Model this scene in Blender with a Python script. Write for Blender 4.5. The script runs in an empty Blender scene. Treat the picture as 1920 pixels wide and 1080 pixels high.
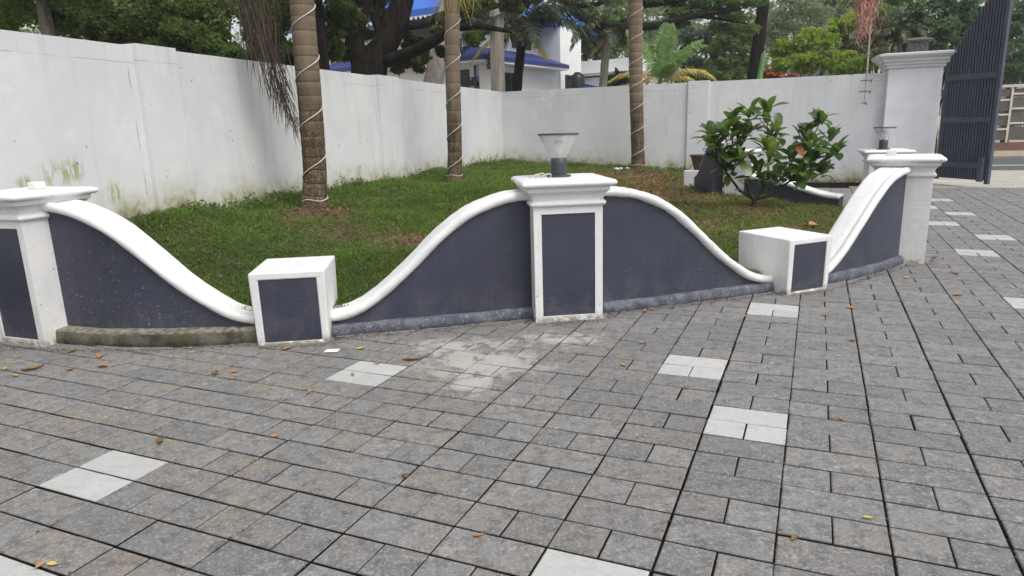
import bpy, bmesh, math, random
import numpy as np
from mathutils import Vector, Matrix

random.seed(7)
rng = np.random.default_rng(11)
scene = bpy.context.scene
col = scene.collection
R = math.radians

# ------------------------------------------------------------------ camera
CAM_H, CAM_PITCH, CAM_ROLL, CAM_F = 1.5705, 0.231844, -0.031257, 1290.0
camd = bpy.data.cameras.new('camera')
camd.sensor_width = 36.0
camd.lens = 36.0 * CAM_F / 1920.0
camd.clip_start = 0.05
camd.clip_end = 2000.0
cam = bpy.data.objects.new('camera', camd)
col.objects.link(cam)
_fw = Vector((0, math.cos(CAM_PITCH), -math.sin(CAM_PITCH)))
_u0 = Vector((0, math.sin(CAM_PITCH), math.cos(CAM_PITCH)))
_x0 = Vector((1, 0, 0))
_cr, _sr = math.cos(CAM_ROLL), math.sin(CAM_ROLL)
_rt = _x0 * _cr + _u0 * _sr
_up = _x0 * -_sr + _u0 * _cr
_m = Matrix.Identity(4)
for _i in range(3):
    _m[_i][0], _m[_i][1], _m[_i][2] = _rt[_i], _up[_i], -_fw[_i]
_m[0][3], _m[1][3], _m[2][3] = 0, 0, CAM_H
cam.matrix_world = _m
scene.camera = cam

# ------------------------------------------------------------------ world, sun, exposure
SUN_EL, SUN_AZ = R(58), R(138)       # azimuth clockwise from +Y: behind the camera, to the right
world = bpy.data.worlds.new('World')
scene.world = world
world.use_nodes = True
wn = world.node_tree.nodes; wl = world.node_tree.links
wn.clear()
w_out = wn.new('ShaderNodeOutputWorld'); w_bg = wn.new('ShaderNodeBackground')
w_sky = wn.new('ShaderNodeTexSky'); w_hs = wn.new('ShaderNodeHueSaturation')
w_sky.sky_type = 'NISHITA'
w_sky.sun_disc = False
w_sky.sun_elevation = SUN_EL
w_sky.sun_rotation = SUN_AZ
w_sky.air_density = 1.0; w_sky.dust_density = 4.0; w_sky.ozone_density = 1.0
w_hs.inputs['Saturation'].default_value = 0.30     # bright cloud cover
w_bg.inputs['Strength'].default_value = 0.15
wl.new(w_sky.outputs[0], w_hs.inputs['Color']); wl.new(w_hs.outputs[0], w_bg.inputs['Color'])
wl.new(w_bg.outputs[0], w_out.inputs['Surface'])
sund = bpy.data.lights.new('sun', 'SUN')
sund.energy = 0.9; sund.angle = R(30); sund.color = (1.0, 0.96, 0.9)
sun = bpy.data.objects.new('sun', sund); col.objects.link(sun)
_sd = Vector((math.sin(SUN_AZ) * math.cos(SUN_EL), math.cos(SUN_AZ) * math.cos(SUN_EL), math.sin(SUN_EL)))
sun.rotation_euler = _sd.to_track_quat('Z', 'Y').to_euler()
scene.view_settings.view_transform = 'Standard'
scene.view_settings.look = 'None'
scene.view_settings.gamma = 1.0
scene.view_settings.use_curve_mapping = False
scene.view_settings.exposure = 0.55
scene.cycles.max_bounces = 8
scene.cycles.transparent_max_bounces = 12

# ------------------------------------------------------------------ helpers
def at(u, v, Y):
    """world point seen at photograph position (u, v) at depth Y"""
    X = (u - 960) / CAM_F; Yd = (v - 540) / CAM_F
    d = _fw + _rt * X - _up * Yd
    return Vector((0, 0, CAM_H)) + d * (Y / d.y)

def on_z(u, v, z):
    X = (u - 960) / CAM_F; Yd = (v - 540) / CAM_F
    d = _fw + _rt * X - _up * Yd
    return Vector((0, 0, CAM_H)) + d * ((z - CAM_H) / d.z)

def tag(o, label=None, cat=None, group=None, kind=None):
    if label: o['label'] = label
    if cat: o['category'] = cat
    if group: o['group'] = group
    if kind: o['kind'] = kind
    return o

def empty(name, loc=(0, 0, 0), rz=0.0):
    o = bpy.data.objects.new(name, None)
    o.empty_display_size = 0.2
    col.objects.link(o); o.location = loc; o.rotation_euler = (0, 0, rz)
    return o

def link_mesh(name, me, mat=None, parent=None, loc=None, rot=None):
    o = bpy.data.objects.new(name, me)
    col.objects.link(o)
    if mat is not None and len(me.materials) == 0: me.materials.append(mat)
    if parent is not None: o.parent = parent
    if loc is not None: o.location = loc
    if rot is not None: o.rotation_euler = rot
    return o

class MB:
    def __init__(s): s.v = []; s.f = []; s.sm = []
    def add(s, vs, fs, smooth=False):
        b = len(s.v); s.v += [tuple(p) for p in vs]
        for f in fs:
            s.f.append(tuple(i + b for i in f)); s.sm.append(smooth)
        return s
    def box(s, x0, y0, z0, x1, y1, z1):
        vs = [(x0,y0,z0),(x1,y0,z0),(x1,y1,z0),(x0,y1,z0),(x0,y0,z1),(x1,y0,z1),(x1,y1,z1),(x0,y1,z1)]
        return s.add(vs, [(0,3,2,1),(4,5,6,7),(0,1,5,4),(1,2,6,5),(2,3,7,6),(3,0,4,7)])
    def quad(s, a, b, c, d): return s.add([a, b, c, d], [(0,1,2,3)])
    def tube(s, pts, rad, n=8, cap=True, smooth=True):
        pts = [Vector(p) for p in pts]
        if not hasattr(rad, '__len__'): rad = [rad] * len(pts)
        vs = []; ref = None
        for i, p in enumerate(pts):
            t = (pts[min(i+1, len(pts)-1)] - pts[max(i-1, 0)])
            if t.length < 1e-9: t = Vector((0,0,1))
            t.normalize()
            if ref is None:
                ref = Vector((1,0,0)) if abs(t.x) < 0.9 else Vector((0,1,0))
            a = (ref - t * ref.dot(t))
            if a.length < 1e-6: a = t.orthogonal()
            a.normalize(); ref = a
            b = t.cross(a)
            for k in range(n):
                th = 2*math.pi*k/n
                vs.append(p + (a*math.cos(th) + b*math.sin(th)) * rad[i])
        fs = []
        for i in range(len(pts)-1):
            for k in range(n):
                k2 = (k+1) % n
                fs.append((i*n+k, i*n+k2, (i+1)*n+k2, (i+1)*n+k))
        s.add(vs, fs, smooth)
        if cap:
            s.add(vs[:n], [tuple(reversed(range(n)))]); s.add(vs[-n:], [tuple(range(n))])
        return s
    def lathe(s, prof, n=24, smooth=True, cx=0, cy=0, cap=True):
        vs = []
        for r, z in prof:
            for k in range(n):
                th = 2*math.pi*k/n
                vs.append((cx + r*math.cos(th), cy + r*math.sin(th), z))
        fs = []
        for i in range(len(prof)-1):
            for k in range(n):
                k2 = (k+1) % n
                fs.append((i*n+k, i*n+k2, (i+1)*n+k2, (i+1)*n+k))
        s.add(vs, fs, smooth)
        if cap:
            s.add(vs[:n], [tuple(reversed(range(n)))]); s.add(vs[-n:], [tuple(range(n))])
        return s
    def sqlathe(s, prof, hx, hy, nr=3, smooth=False):
        """rounded-square section swept through (offset, z) pairs; hx, hy half sizes at offset 0"""
        vs = []; cnt = 0
        for off, z in prof:
            ring = []
            rr = 0.018
            for cx_, cy_, a0 in ((1,1,0),(-1,1,90),(-1,-1,180),(1,-1,270)):
                for k in range(nr):
                    a = R(a0 + 90*k/(nr-1))
                    ring.append((cx_*(hx+off-rr) + rr*math.cos(a), cy_*(hy+off-rr) + rr*math.sin(a), z))
            cnt = len(ring); vs += ring
        fs = []
        for i in range(len(prof)-1):
            for k in range(cnt):
                k2 = (k+1) % cnt
                fs.append((i*cnt+k, i*cnt+k2, (i+1)*cnt+k2, (i+1)*cnt+k))
        fs.append(tuple(reversed(range(cnt)))); fs.append(tuple(range((len(prof)-1)*cnt, len(prof)*cnt)))
        return s.add(vs, fs, smooth)
    def mesh(s, name):
        me = bpy.data.meshes.new(name)
        me.from_pydata(s.v, [], s.f)
        me.polygons.foreach_set('use_smooth', s.sm)
        me.update()
        return me
    def build(s, name, mat, parent=None, loc=None, rot=None, bevel=0.0, seg=2):
        o = link_mesh(name, s.mesh(name), mat, parent, loc, rot)
        if bevel > 0:
            m = o.modifiers.new('bevel', 'BEVEL'); m.width = bevel; m.segments = seg; m.limit_method = 'ANGLE'
            m.angle_limit = R(40)
        return o

def np_mesh(name, verts, quads, smooth=False):
    me = bpy.data.meshes.new(name)
    verts = np.asarray(verts, dtype=np.float32).reshape(-1, 3)
    quads = np.asarray(quads, dtype=np.int32)
    k = quads.shape[1]
    me.vertices.add(len(verts)); me.vertices.foreach_set('co', verts.ravel())
    me.loops.add(quads.size); me.loops.foreach_set('vertex_index', quads.ravel())
    me.polygons.add(len(quads))
    me.polygons.foreach_set('loop_start', np.arange(0, quads.size, k, dtype=np.int32))
    me.polygons.foreach_set('use_smooth', np.full(len(quads), smooth, dtype=bool))
    me.update(calc_edges=True)
    return me

# ------------------------------------------------------------------ materials
class NT:
    def __init__(s, name):
        s.m = bpy.data.materials.new(name); s.m.use_nodes = True
        s.n = s.m.node_tree.nodes; s.l = s.m.node_tree.links
        s.n.clear()
        s.out = s.n.new('ShaderNodeOutputMaterial')
        s.b = s.n.new('ShaderNodeBsdfPrincipled')
        s.l.new(s.b.outputs[0], s.out.inputs['Surface'])
        s.geo = s.n.new('ShaderNodeNewGeometry')
        s.pos = s.geo.outputs['Position']
    def _in(s, sock, v):
        if v is None: return
        if hasattr(v, 'is_output'): s.l.new(v, sock)
        else:
            if hasattr(sock.default_value, '__len__') and len(sock.default_value) == 4 and len(v) == 3: v = (*v, 1)
            sock.default_value = v
    def noise(s, scale, detail=4, rough=0.55, vec=None, dist=0.0):
        n = s.n.new('ShaderNodeTexNoise'); n.inputs['Scale'].default_value = scale
        n.inputs['Detail'].default_value = detail; n.inputs['Roughness'].default_value = rough
        n.inputs['Distortion'].default_value = dist
        s.l.new(vec if vec is not None else s.pos, n.inputs['Vector'])
        return n.outputs['Fac']
    def voronoi(s, scale, vec=None, feature='F1'):
        n = s.n.new('ShaderNodeTexVoronoi'); n.inputs['Scale'].default_value = scale; n.feature = feature
        s.l.new(vec if vec is not None else s.pos, n.inputs['Vector'])
        return n.outputs['Distance']
    def ramp(s, fac, a, b, lo=0.0, hi=1.0):
        n = s.n.new('ShaderNodeMapRange'); n.clamp = True; n.interpolation_type = 'SMOOTHSTEP'
        n.inputs['From Min'].default_value = a; n.inputs['From Max'].default_value = b
        n.inputs['To Min'].default_value = lo; n.inputs['To Max'].default_value = hi
        s.l.new(fac, n.inputs['Value'])
        return n.outputs['Result']
    def math(s, op, a, b=None):
        n = s.n.new('ShaderNodeMath'); n.operation = op
        s._in(n.inputs[0], a)
        if b is not None: s._in(n.inputs[1], b)
        return n.outputs[0]
    def mix(s, fac, a, b, mode='MIX'):
        n = s.n.new('ShaderNodeMix'); n.data_type = 'RGBA'; n.blend_type = mode
        s._in(n.inputs['Factor'], fac); s._in(n.inputs['A'], a) if False else None
        s._in(n.inputs[0], fac); s._in(n.inputs[6], a); s._in(n.inputs[7], b)
        return n.outputs[2]
    def scalevec(s, sx, sy, sz, vec=None):
        n = s.n.new('ShaderNodeVectorMath'); n.operation = 'MULTIPLY'
        s.l.new(vec if vec is not None else s.pos, n.inputs[0]); n.inputs[1].default_value = (sx, sy, sz)
        return n.outputs[0]
    def blob(s, c, r0, r1, scl=(1, 1, 1)):
        """1 inside radius r0 of point c, 0 beyond r1"""
        a = s.n.new('ShaderNodeVectorMath'); a.operation = 'SUBTRACT'
        s.l.new(s.pos, a.inputs[0]); a.inputs[1].default_value = c
        m = s.n.new('ShaderNodeVectorMath'); m.operation = 'MULTIPLY'
        s.l.new(a.outputs[0], m.inputs[0]); m.inputs[1].default_value = scl
        l = s.n.new('ShaderNodeVectorMath'); l.operation = 'LENGTH'; s.l.new(m.outputs[0], l.inputs[0])
        return s.ramp(l.outputs['Value'], r0, r1, 1.0, 0.0)
    def attr(s, name):
        n = s.n.new('ShaderNodeAttribute'); n.attribute_name = name
        return n.outputs['Fac']
    def z(s):
        n = s.n.new('ShaderNodeSeparateXYZ'); s.l.new(s.pos, n.inputs[0]); return n.outputs['Z']
    def rand(s):
        o = s.n.new('ShaderNodeObjectInfo')
        a = s.math('ADD', o.outputs['Random'], s.geo.outputs['Random Per Island'])
        return s.math('FRACT', a)
    def rand2(s, k=17.31): return s.math('FRACT', s.math('MULTIPLY', s.rand(), k))
    def bump(s, h, strength=0.2, dist=0.01):
        n = s.n.new('ShaderNodeBump'); n.inputs['Strength'].default_value = strength
        n.inputs['Distance'].default_value = dist
        s.l.new(h, n.inputs['Height']); s.l.new(n.outputs[0], s.b.inputs['Normal'])
    def fin(s, color, rough=0.8, spec=None, metal=0.0):
        s._in(s.b.inputs['Base Color'], color); s._in(s.b.inputs['Roughness'], rough)
        s.b.inputs['Metallic'].default_value = metal
        if spec is not None: s.b.inputs['Specular IOR Level'].default_value = spec
        return s.m

def mat_plain(name, color, rough=0.7, var=0.15, scale=6.0, bump=0.1, spec=None, metal=0.0):
    t = NT(name)
    n = t.noise(scale, 5)
    c = t.mix(t.ramp(n, .3, .7), tuple(k*(1-var) for k in color), tuple(min(1, k*(1+var)) for k in color))
    if bump: t.bump(t.noise(scale*12, 3), bump, 0.005)
    return t.fin(c, rough, spec, metal)

def mat_trim():
    t = NT('white_masonry_paint')
    n = t.noise(2.5, 6); n2 = t.noise(28, 4); z = t.z()
    c = t.mix(t.ramp(n, .35, .7), (.66, .665, .67), (.74, .735, .72))
    low = t.math('MULTIPLY', t.ramp(z, .02, .42, 1, 0), t.ramp(t.noise(9, 5), .42, .68))
    c = t.mix(t.math('MULTIPLY', low, .55), c, (.60, .58, .44))
    foot = t.math('MULTIPLY', t.ramp(z, .0, .07, 1, 0), t.ramp(t.noise(22, 4), .35, .6))
    c = t.mix(t.math('MULTIPLY', foot, .85), c, (.17, .15, .09))
    st = t.noise(1.0, 5, vec=t.scalevec(14, 14, 1.6))
    c = t.mix(t.math('MULTIPLY', t.ramp(st, .54, .76), .30), c, (.50, .49, .44))
    c = t.mix(t.math('MULTIPLY', t.ramp(t.noise(3.2, 6, .7), .52, .70), .30), c, (.55, .545, .52))
    c = t.mix(t.math('MULTIPLY', t.ramp(t.noise(75, 3), .60, .70), .35), c, (.46, .45, .42))
    chip = t.ramp(t.noise(26, 3), .70, .725)
    c = t.mix(t.math('MULTIPLY', chip, .8), c, (.30, .29, .26))
    brush = t.noise(1.0, 3, vec=t.scalevec(60, 60, 9))
    t.bump(t.math('ADD', t.math('ADD', t.math('MULTIPLY', n2, .9), t.math('MULTIPLY', t.noise(8, 4), 1.2)), t.math('ADD', t.math('MULTIPLY', brush, .4), t.math('MULTIPLY', chip, -.6))), .42, .008)
    return t.fin(c, .62, .3)

def mat_slate(name='slate_blue_paint'):
    t = NT(name)
    n = t.noise(1.6, 5)
    c = t.mix(t.ramp(n, .3, .7), (.031, .034, .055), (.046, .050, .076))
    sp = t.ramp(t.noise(52, 4, .65, dist=.5), .612, .685)
    zone = t.math('MULTIPLY', t.ramp(t.noise(2.2, 3), .42, .62), t.ramp(t.z(), .1, .75, 1, .15))
    left = t.blob((-3.0, 5.2, .25), .25, .95)
    zz = t.math('ADD', t.math('MULTIPLY', zone, .42), t.math('MULTIPLY', left, 1.0))
    c = t.mix(t.math('MULTIPLY', sp, zz), c, (.26, .26, .27))
    rs_ = t.noise(1.0, 5, .6, vec=t.scalevec(13, 13, .9)); c = t.mix(t.math('MULTIPLY', t.ramp(rs_, .50, .72), .30), c, (.072, .075, .097))
    fd = t.noise(.9, 4); c = t.mix(t.math('MULTIPLY', t.ramp(fd, .45, .68), .30), c, (.028, .030, .046))
    dust = t.math('MULTIPLY', t.ramp(t.z(), .05, .4, .35, 0), t.ramp(t.noise(7, 4), .4, .7))
    c = t.mix(dust, c, (.12, .12, .13))
    wav = t.noise(1.0, 5, .6, vec=t.scalevec(11, 11, 34), dist=.8); t_b = .5
    t.bump(t.math('ADD', wav, t.math('MULTIPLY', t.noise(110, 3), .7)), t_b, .006)
    return t.fin(c, .48, .4)

def mat_footing():
    t = NT('rough_grey_footing')
    n = t.noise(12, 5); c = t.mix(t.ramp(n, .35, .7), (.055, .06, .085), (.13, .135, .16))
    c = t.mix(t.ramp(t.noise(60, 2), .62, .7), c, (.30, .30, .30))
    t.bump(t.noise(45, 4), .6, .012)
    return t.fin(c, .75)

def mat_kerb():
    t = NT('mossy_concrete')
    n = t.noise(7, 6)
    c = t.mix(t.ramp(n, .3, .65), (.030, .028, .019), (.135, .125, .092))
    c = t.mix(t.ramp(t.noise(3.5, 4), .52, .68), c, (.048, .054, .020))
    c = t.mix(t.ramp(t.noise(16, 3), .64, .72), c, (.20, .19, .17))
    top = t.n.new('ShaderNodeSeparateXYZ'); t.l.new(t.geo.outputs['Normal'], top.inputs[0])
    c = t.mix(t.math('MULTIPLY', t.ramp(top.outputs['Z'], .4, .9), t.ramp(t.noise(20, 3), .3, .7)), c, (.26, .245, .20))
    t.bump(t.noise(60, 5), .7, .012)
    return t.fin(c, .9)

def mat_boundary():
    t = NT('weathered_white_wall')
    h = t.attr('above_ground')
    n = t.noise(.55, 5); n2 = t.noise(3.0, 6)
    c = t.mix(t.ramp(n, .3, .7), (.56, .57, .59), (.66, .662, .665))
    c = t.mix(t.math('MULTIPLY', t.ramp(n2, .45, .75), .4), c, (.70, .69, .67))
    streak = t.noise(1.0, 6, .65, vec=t.scalevec(2.6, 2.6, .5), dist=.6)
    c = t.mix(t.math('MULTIPLY', t.ramp(streak, .52, .74), .42), c, (.44, .45, .45))
    # run-off marks below the coping
    ru = t.noise(1.0, 4, vec=t.scalevec(16, 16, .5))
    run = t.math('MULTIPLY', t.ramp(ru, .52, .7), t.ramp(h, 1.0, 1.95, 0, 1))
    c = t.mix(t.math('MULTIPLY', run, .20), c, (.36, .36, .33))
    # rising damp and algae
    edge = t.math('ADD', h, t.math('MULTIPLY', t.noise(4.5, 5), -.75))
    damp = t.ramp(edge, -.42, .12, 1, 0)
    c = t.mix(t.math('MULTIPLY', damp, .75), c, (.40, .385, .235))
    alg = t.math('MULTIPLY', t.ramp(edge, -.42, -.12, 1, 0), t.ramp(t.noise(11, 4), .34, .58))
    c = t.mix(t.math('MULTIPLY', alg, .85), c, (.19, .165, .06))
    dark = t.math('MULTIPLY', t.ramp(h, .0, .13, 1, 0), t.ramp(t.noise(14, 4), .3, .6))
    c = t.mix(t.math('MULTIPLY', dark, .7), c, (.075, .065, .03))
    # hand-sized moss patches near the left end
    fur = t.noise(1.0, 5, vec=t.scalevec(26, 26, 7))
    for cc, r0, r1, sc in MOSS:
        mk = t.math('MULTIPLY', t.blob(cc, r0, r1, sc), t.ramp(fur, .42, .58))
        c = t.mix(t.math('MULTIPLY', mk, .8), c, (.24, .30, .05))
    dt = t.n.new('ShaderNodeVectorMath'); dt.operation = 'DOT_PRODUCT'
    t.l.new(t.pos, dt.inputs[0]); dt.inputs[1].default_value = (L_DIR.x, L_DIR.y, 0)
    wob = t.math('MULTIPLY', t.math('SUBTRACT', t.noise(6, 5), .5), .05)
    for k_ in CRACKS:
        ln = t.ramp(t.math('ABSOLUTE', t.math('SUBTRACT', t.math('ADD', dt.outputs['Value'], wob), k_)), .002, .010, 1, 0)
        ln = t.math('MULTIPLY', ln, t.ramp(t.noise(3.4, 4), .42, .58))
        c = t.mix(t.math('MULTIPLY', ln, .65), c, (.10, .095, .09))
    patch = t.math('MULTIPLY', t.ramp(t.noise(1.3, 5, .6), .52, .60), t.ramp(t.noise(7, 4), .35, .65))
    c = t.mix(t.math('MULTIPLY', patch, .30), c, (.74, .75, .76))
    pits = t.ramp(t.noise(13, 1), .775, .79)
    c = t.mix(t.math('MULTIPLY', pits, .8), c, (.12, .11, .10))
    # ruled course line under the top
    crs = t.math('MULTIPLY', t.ramp(t.math('ABSOLUTE', t.math('SUBTRACT', t.attr('below_top'), t.math('ADD', .155, t.math('MULTIPLY', t.noise(2.2, 4), .03)))), .002, .007, 1, 0), t.ramp(t.noise(1.4, 3), .45, .6))
    c = t.mix(t.math('MULTIPLY', crs, .55), c, (.24, .24, .23))
    t.bump(t.math('ADD', t.noise(9, 5), t.math('MULTIPLY', t.noise(90, 3), .3)), .30, .012)
    return t.fin(c, .72, .25)

def mat_paver(white=False):
    t = NT('pale_paver' if white else 'grey_paver')
    r = t.rand(); r2 = t.rand2()
    fine = t.noise(150, 3, .7); mid = t.noise(14, 5, .65); big = t.noise(1.1, 4)
    if white:
        c = t.mix(r, (.38, .385, .38), (.45, .45, .44))
        c = t.mix(t.math('MULTIPLY', t.ramp(mid, .45, .7), .35), c, (.28, .28, .265))
        c = t.mix(t.math('MULTIPLY', t.ramp(t.noise(70, 3), .56, .70), .4), c, (.17, .165, .15))
    else:
        c = t.mix(r, (.142, .143, .147), (.196, .195, .194))
        sx = t.n.new('ShaderNodeSeparateXYZ'); t.l.new(t.pos, sx.inputs[0])
        blot = t.noise(4.2, 5, .62)
        brown = t.math('ADD', t.math('MULTIPLY', blot, .75), t.math('MULTIPLY', r2, .16))
        brown = t.math('MULTIPLY', t.ramp(brown, .36, .62), t.ramp(t.math('ADD', sx.outputs['X'], t.math('MULTIPLY', big, 2.5)), -.6, 4.2, .95, .15))
        c = t.mix(t.math('MULTIPLY', brown, .75), c, (.215, .180, .140))
        # patchy surface: darker cement skin, paler worn aggregate
        c = t.mix(t.math('MULTIPLY', t.ramp(mid, .34, .56, 1, 0), .65), c, (.074, .075, .080))
        coarse = t.noise(55, 4, .75)
        c = t.mix(t.math('MULTIPLY', t.ramp(coarse, .51, .64), .50), c, (.37, .355, .32))
        c = t.mix(t.math('MULTIPLY', t.ramp(coarse, .30, .44, 1, 0), .5), c, (.065, .065, .067))
        pale = t.math('MULTIPLY', t.ramp(t.noise(20, 6, .7, dist=.6), .53, .66), t.ramp(t.noise(1.7, 3), .42, .62))
        c = t.mix(t.math('MULTIPLY', pale, .55), c, (.40, .38, .34))
        c = t.mix(t.math('MULTIPLY', t.ramp(fine, .58, .70), .6), c, (.46, .45, .43))
        c = t.mix(t.math('MULTIPLY', t.ramp(fine, .30, .42, 1, 0), .6), c, (.05, .05, .05))
        # spilt cement in front of the middle pillar
        spl = t.noise(6.5, 6, .68, dist=.5)
        for cc, r0, r1, sc, k in (((-.22, 4.45, 0), .05, .75, (1.0, 1.35, 1), .52), ((-.45, 4.85, 0), .05, .55, (.8, 1.6, 1), .55), ((.35, 4.95, 0), .02, .6, (.9, 1.7, 1), .57), ((-.28, 4.08, 0), .02, .38, (1.2, 1, 1), .56)):
            mk = t.math('MULTIPLY', t.ramp(t.math('ADD', t.math('ADD', spl, t.math('MULTIPLY', t.math('SUBTRACT', t.noise(48, 4, .7), .5), .30)), t.math('MULTIPLY', t.blob(cc, r0, r1, sc), .24)), k + .05, k + .17), t.ramp(t.noise(90, 3), .28, .52, .45, 1))
            c = t.mix(t.math('MULTIPLY', t.math('MULTIPLY', mk, t.blob(cc, r0, r1 * 1.15, sc)), .9), c, (.40, .385, .355))
    t.bump(t.math('ADD', t.math('MULTIPLY', mid, .8), t.math('MULTIPLY', fine, .5)), .42, .006)
    return t.fin(c, .82, .3)

def mat_leaf(name, dark, light, trans=.35, rough=.5, clump=1.2, spec=.3, yellow=None):
    t = NT(name)
    r = t.rand(); n = t.noise(clump, 3)
    f = t.math('ADD', t.math('MULTIPLY', r, .55), t.math('MULTIPLY', t.ramp(n, .35, .65), .45))
    c = t.mix(f, dark, light)
    if yellow: c = t.mix(t.ramp(t.rand2(), .90, .95), c, yellow)
    t.fin(c, rough, spec)
    tr = t.n.new('ShaderNodeBsdfTranslucent'); t.l.new(t.mix(.5, c, tuple(min(1, k*1.8) for k in light)), tr.inputs['Color'])
    ms = t.n.new('ShaderNodeMixShader'); ms.inputs[0].default_value = trans
    t.l.new(t.b.outputs[0], ms.inputs[1]); t.l.new(tr.outputs[0], ms.inputs[2]); t.l.new(ms.outputs[0], t.out.inputs['Surface'])
    return t.m

def mat_bark(name, a, b, scale=5.0, vert=.3, spots=None):
    t = NT(name)
    n = t.noise(1.0, 6, vec=t.scalevec(scale*2.2, scale*2.2, scale*vert))
    c = t.mix(t.ramp(n, .32, .68), a, b)
    if spots: c = t.mix(t.ramp(t.noise(26, 3), .60, .68), c, spots)
    t.bump(t.math('ADD', n, t.math('MULTIPLY', t.noise(40, 3), .4)), .7, .03)
    return t.fin(c, .95, .08)

def mat_palmtrunk():
    t = NT('ringed_palm_bark')
    n = t.noise(1.0, 6, vec=t.scalevec(14, 14, 2.5)); z = t.z()
    c = t.mix(t.ramp(n, .3, .7), (.052, .036, .022), (.122, .088, .056))
    up = t.ramp(t.math('ADD', z, t.math('MULTIPLY', t.noise(2, 3), .6)), 1.7, 2.9)
    c = t.mix(t.math('MULTIPLY', up, .6), c, (.215, .168, .125))
    lic = t.math('MULTIPLY', t.ramp(t.noise(46, 4), .56, .64), t.ramp(z, .9, 2.5, .75, .1))
    c = t.mix(lic, c, (.27, .25, .185))
    t.bump(t.math('ADD', n, t.math('MULTIPLY', t.noise(60, 3), .5)), .6, .018)
    return t.fin(c, .9, .12)

L_DIR = Vector((4.118, 13.643)).normalized()
CRACKS = [Vector((-3.86, 7.45)).dot(L_DIR) + d_ for d_ in (-.035,)] + [Vector((-2.30, 12.6)).dot(L_DIR)]
MOSS = (((-4.165, 6.44, 1.26), .02, .24, (1, 1, 1.3)), ((-4.256, 6.135, 1.20), .02, .11, (1, 1, 1.1)), ((-4.11, 6.62, 1.29), .02, .15, (1, 1, .9)), ((-3.99, 7.03, 1.03), .02, .14, (1, 1, .75)))
M = {}
M['pillarwhite'] = mat_plain('gate_pillar_white', (.78, .785, .80), .7, .05, 3, .25)
M['trim'] = mat_trim(); M['slate'] = mat_slate(); M['footing'] = mat_footing(); M['kerb'] = mat_kerb()
M['boundary'] = mat_boundary(); M['paver'] = mat_paver(); M['paver_white'] = mat_paver(True)
M['joint'] = mat_plain('joint_soil', (.010, .009, .007), 1.0, .5, 9, .4, .02)
M['concrete'] = mat_plain('pale_concrete', (.36, .34, .30), .9, .18, 3, .3)
M['asphalt'] = mat_plain('asphalt', (.075, .075, .078), .9, .2, 5, .3)
M['linepaint'] = mat_plain('road_paint', (.72, .72, .70), .8, .1, 5, .1)
M['verge'] = mat_plain('sandy_verge', (.30, .25, .19), .95, .25, 2, .3)
M['gate'] = mat_plain('gate_paint', (.060, .068, .098), .45, .12, 3, .05)
M['lampmetal'] = mat_plain('lamp_metal', (.042, .047, .060), .45, .12, 8, .05)
M['bulb'] = mat_plain('frosted_bulb', (.82, .82, .80), .3, .02, 4, 0)
M['cable'] = mat_plain('pale_cable', (.58, .54, .46), .6, .12, 5, .1)
M['palmtrunk'] = mat_palmtrunk()
M['bark_dark'] = mat_bark('dark_bark', (.007, .0055, .0045), (.026, .020, .016))
M['bark_grey'] = mat_bark('grey_bark', (.075, .065, .050), (.17, .15, .12), spots=(.24, .23, .20))
M['bark_pale'] = mat_bark('pale_bark', (.17, .16, .13), (.36, .34, .29), spots=(.12, .11, .09))
M['twig'] = mat_bark('twig_bark', (.030, .024, .018), (.075, .060, .042), 9)
M['polecon'] = mat_bark('pole_concrete', (.25, .225, .19), (.37, .345, .30), 3, .3, (.17, .15, .13))
M['leaf_dark'] = mat_leaf('dark_green_leaf', (.007, .016, .006), (.125, .185, .042), .36, spec=.2, yellow=(.16, .15, .03))
M['leaf_mid'] = mat_leaf('mid_green_leaf', (.038, .075, .022), (.165, .24, .065), .45)
M['leaf_bright'] = mat_leaf('yellow_green_leaf', (.075, .14, .018), (.30, .40, .05), .5)
M['leaf_hazy'] = mat_leaf('haze_paled_leaf', (.10, .14, .075), (.24, .29, .155), .45)  # grey-green with distance haze painted into the colour, for far trees and wood
M['leaf_deep'] = mat_leaf('blue_green_leaf', (.024, .046, .036), (.085, .125, .080), .4)
M['leaf_gloss'] = mat_leaf('glossy_green_leaf', (.018, .055, .020), (.105, .19, .065), .32, .3, 1.5, .6)
M['leaf_brown'] = mat_leaf('brown_green_leaf', (.075, .075, .030), (.18, .17, .075), .35)
M['leaf_bush'] = mat_leaf('bush_leaf', (.020, .062, .014), (.125, .215, .040), .35, .32, 2.2, .6)
M['leaf_young'] = mat_leaf('young_bush_leaf', (.07, .15, .02), (.20, .31, .045), .4, .35, 2.2, .5)
M['leaf_rust'] = mat_leaf('rusty_leaf', (.24, .075, .018), (.34, .115, .03), .1, .55)
M['frond_dark'] = mat_leaf('dark_frond', (.008, .016, .009), (.035, .055, .020), .2, yellow=(.20, .16, .03))
M['frond_green'] = mat_leaf('green_frond', (.08, .15, .05), (.20, .31, .09), .4)
M['frond_yellow'] = mat_leaf('yellow_frond', (.32, .25, .07), (.52, .42, .13), .35)
M['frond_dead'] = mat_leaf('dead_frond_strands', (.018, .013, .010), (.105, .078, .055), .08, .8)
M['grass'] = mat_leaf('turf_grass', (.026, .066, .009), (.165, .260, .045), .42, .55, .8, .2, yellow=(.22, .19, .07))
M['cover'] = mat_leaf('ground_cover_leaf', (.014, .042, .007), (.130, .215, .038), .32, .45, 3.0, .35)
M['grass_dry'] = mat_leaf('dry_turf_grass', (.06, .075, .018), (.25, .23, .07), .35, .6, 1.5, .2)
M['crumbs'] = mat_leaf('dirt_crumbs', (.030, .020, .012), (.17, .11, .06), .05, .9)
M['litter'] = mat_leaf('leaf_litter', (.075, .032, .016), (.30, .17, .085), .1, .85)
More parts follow.
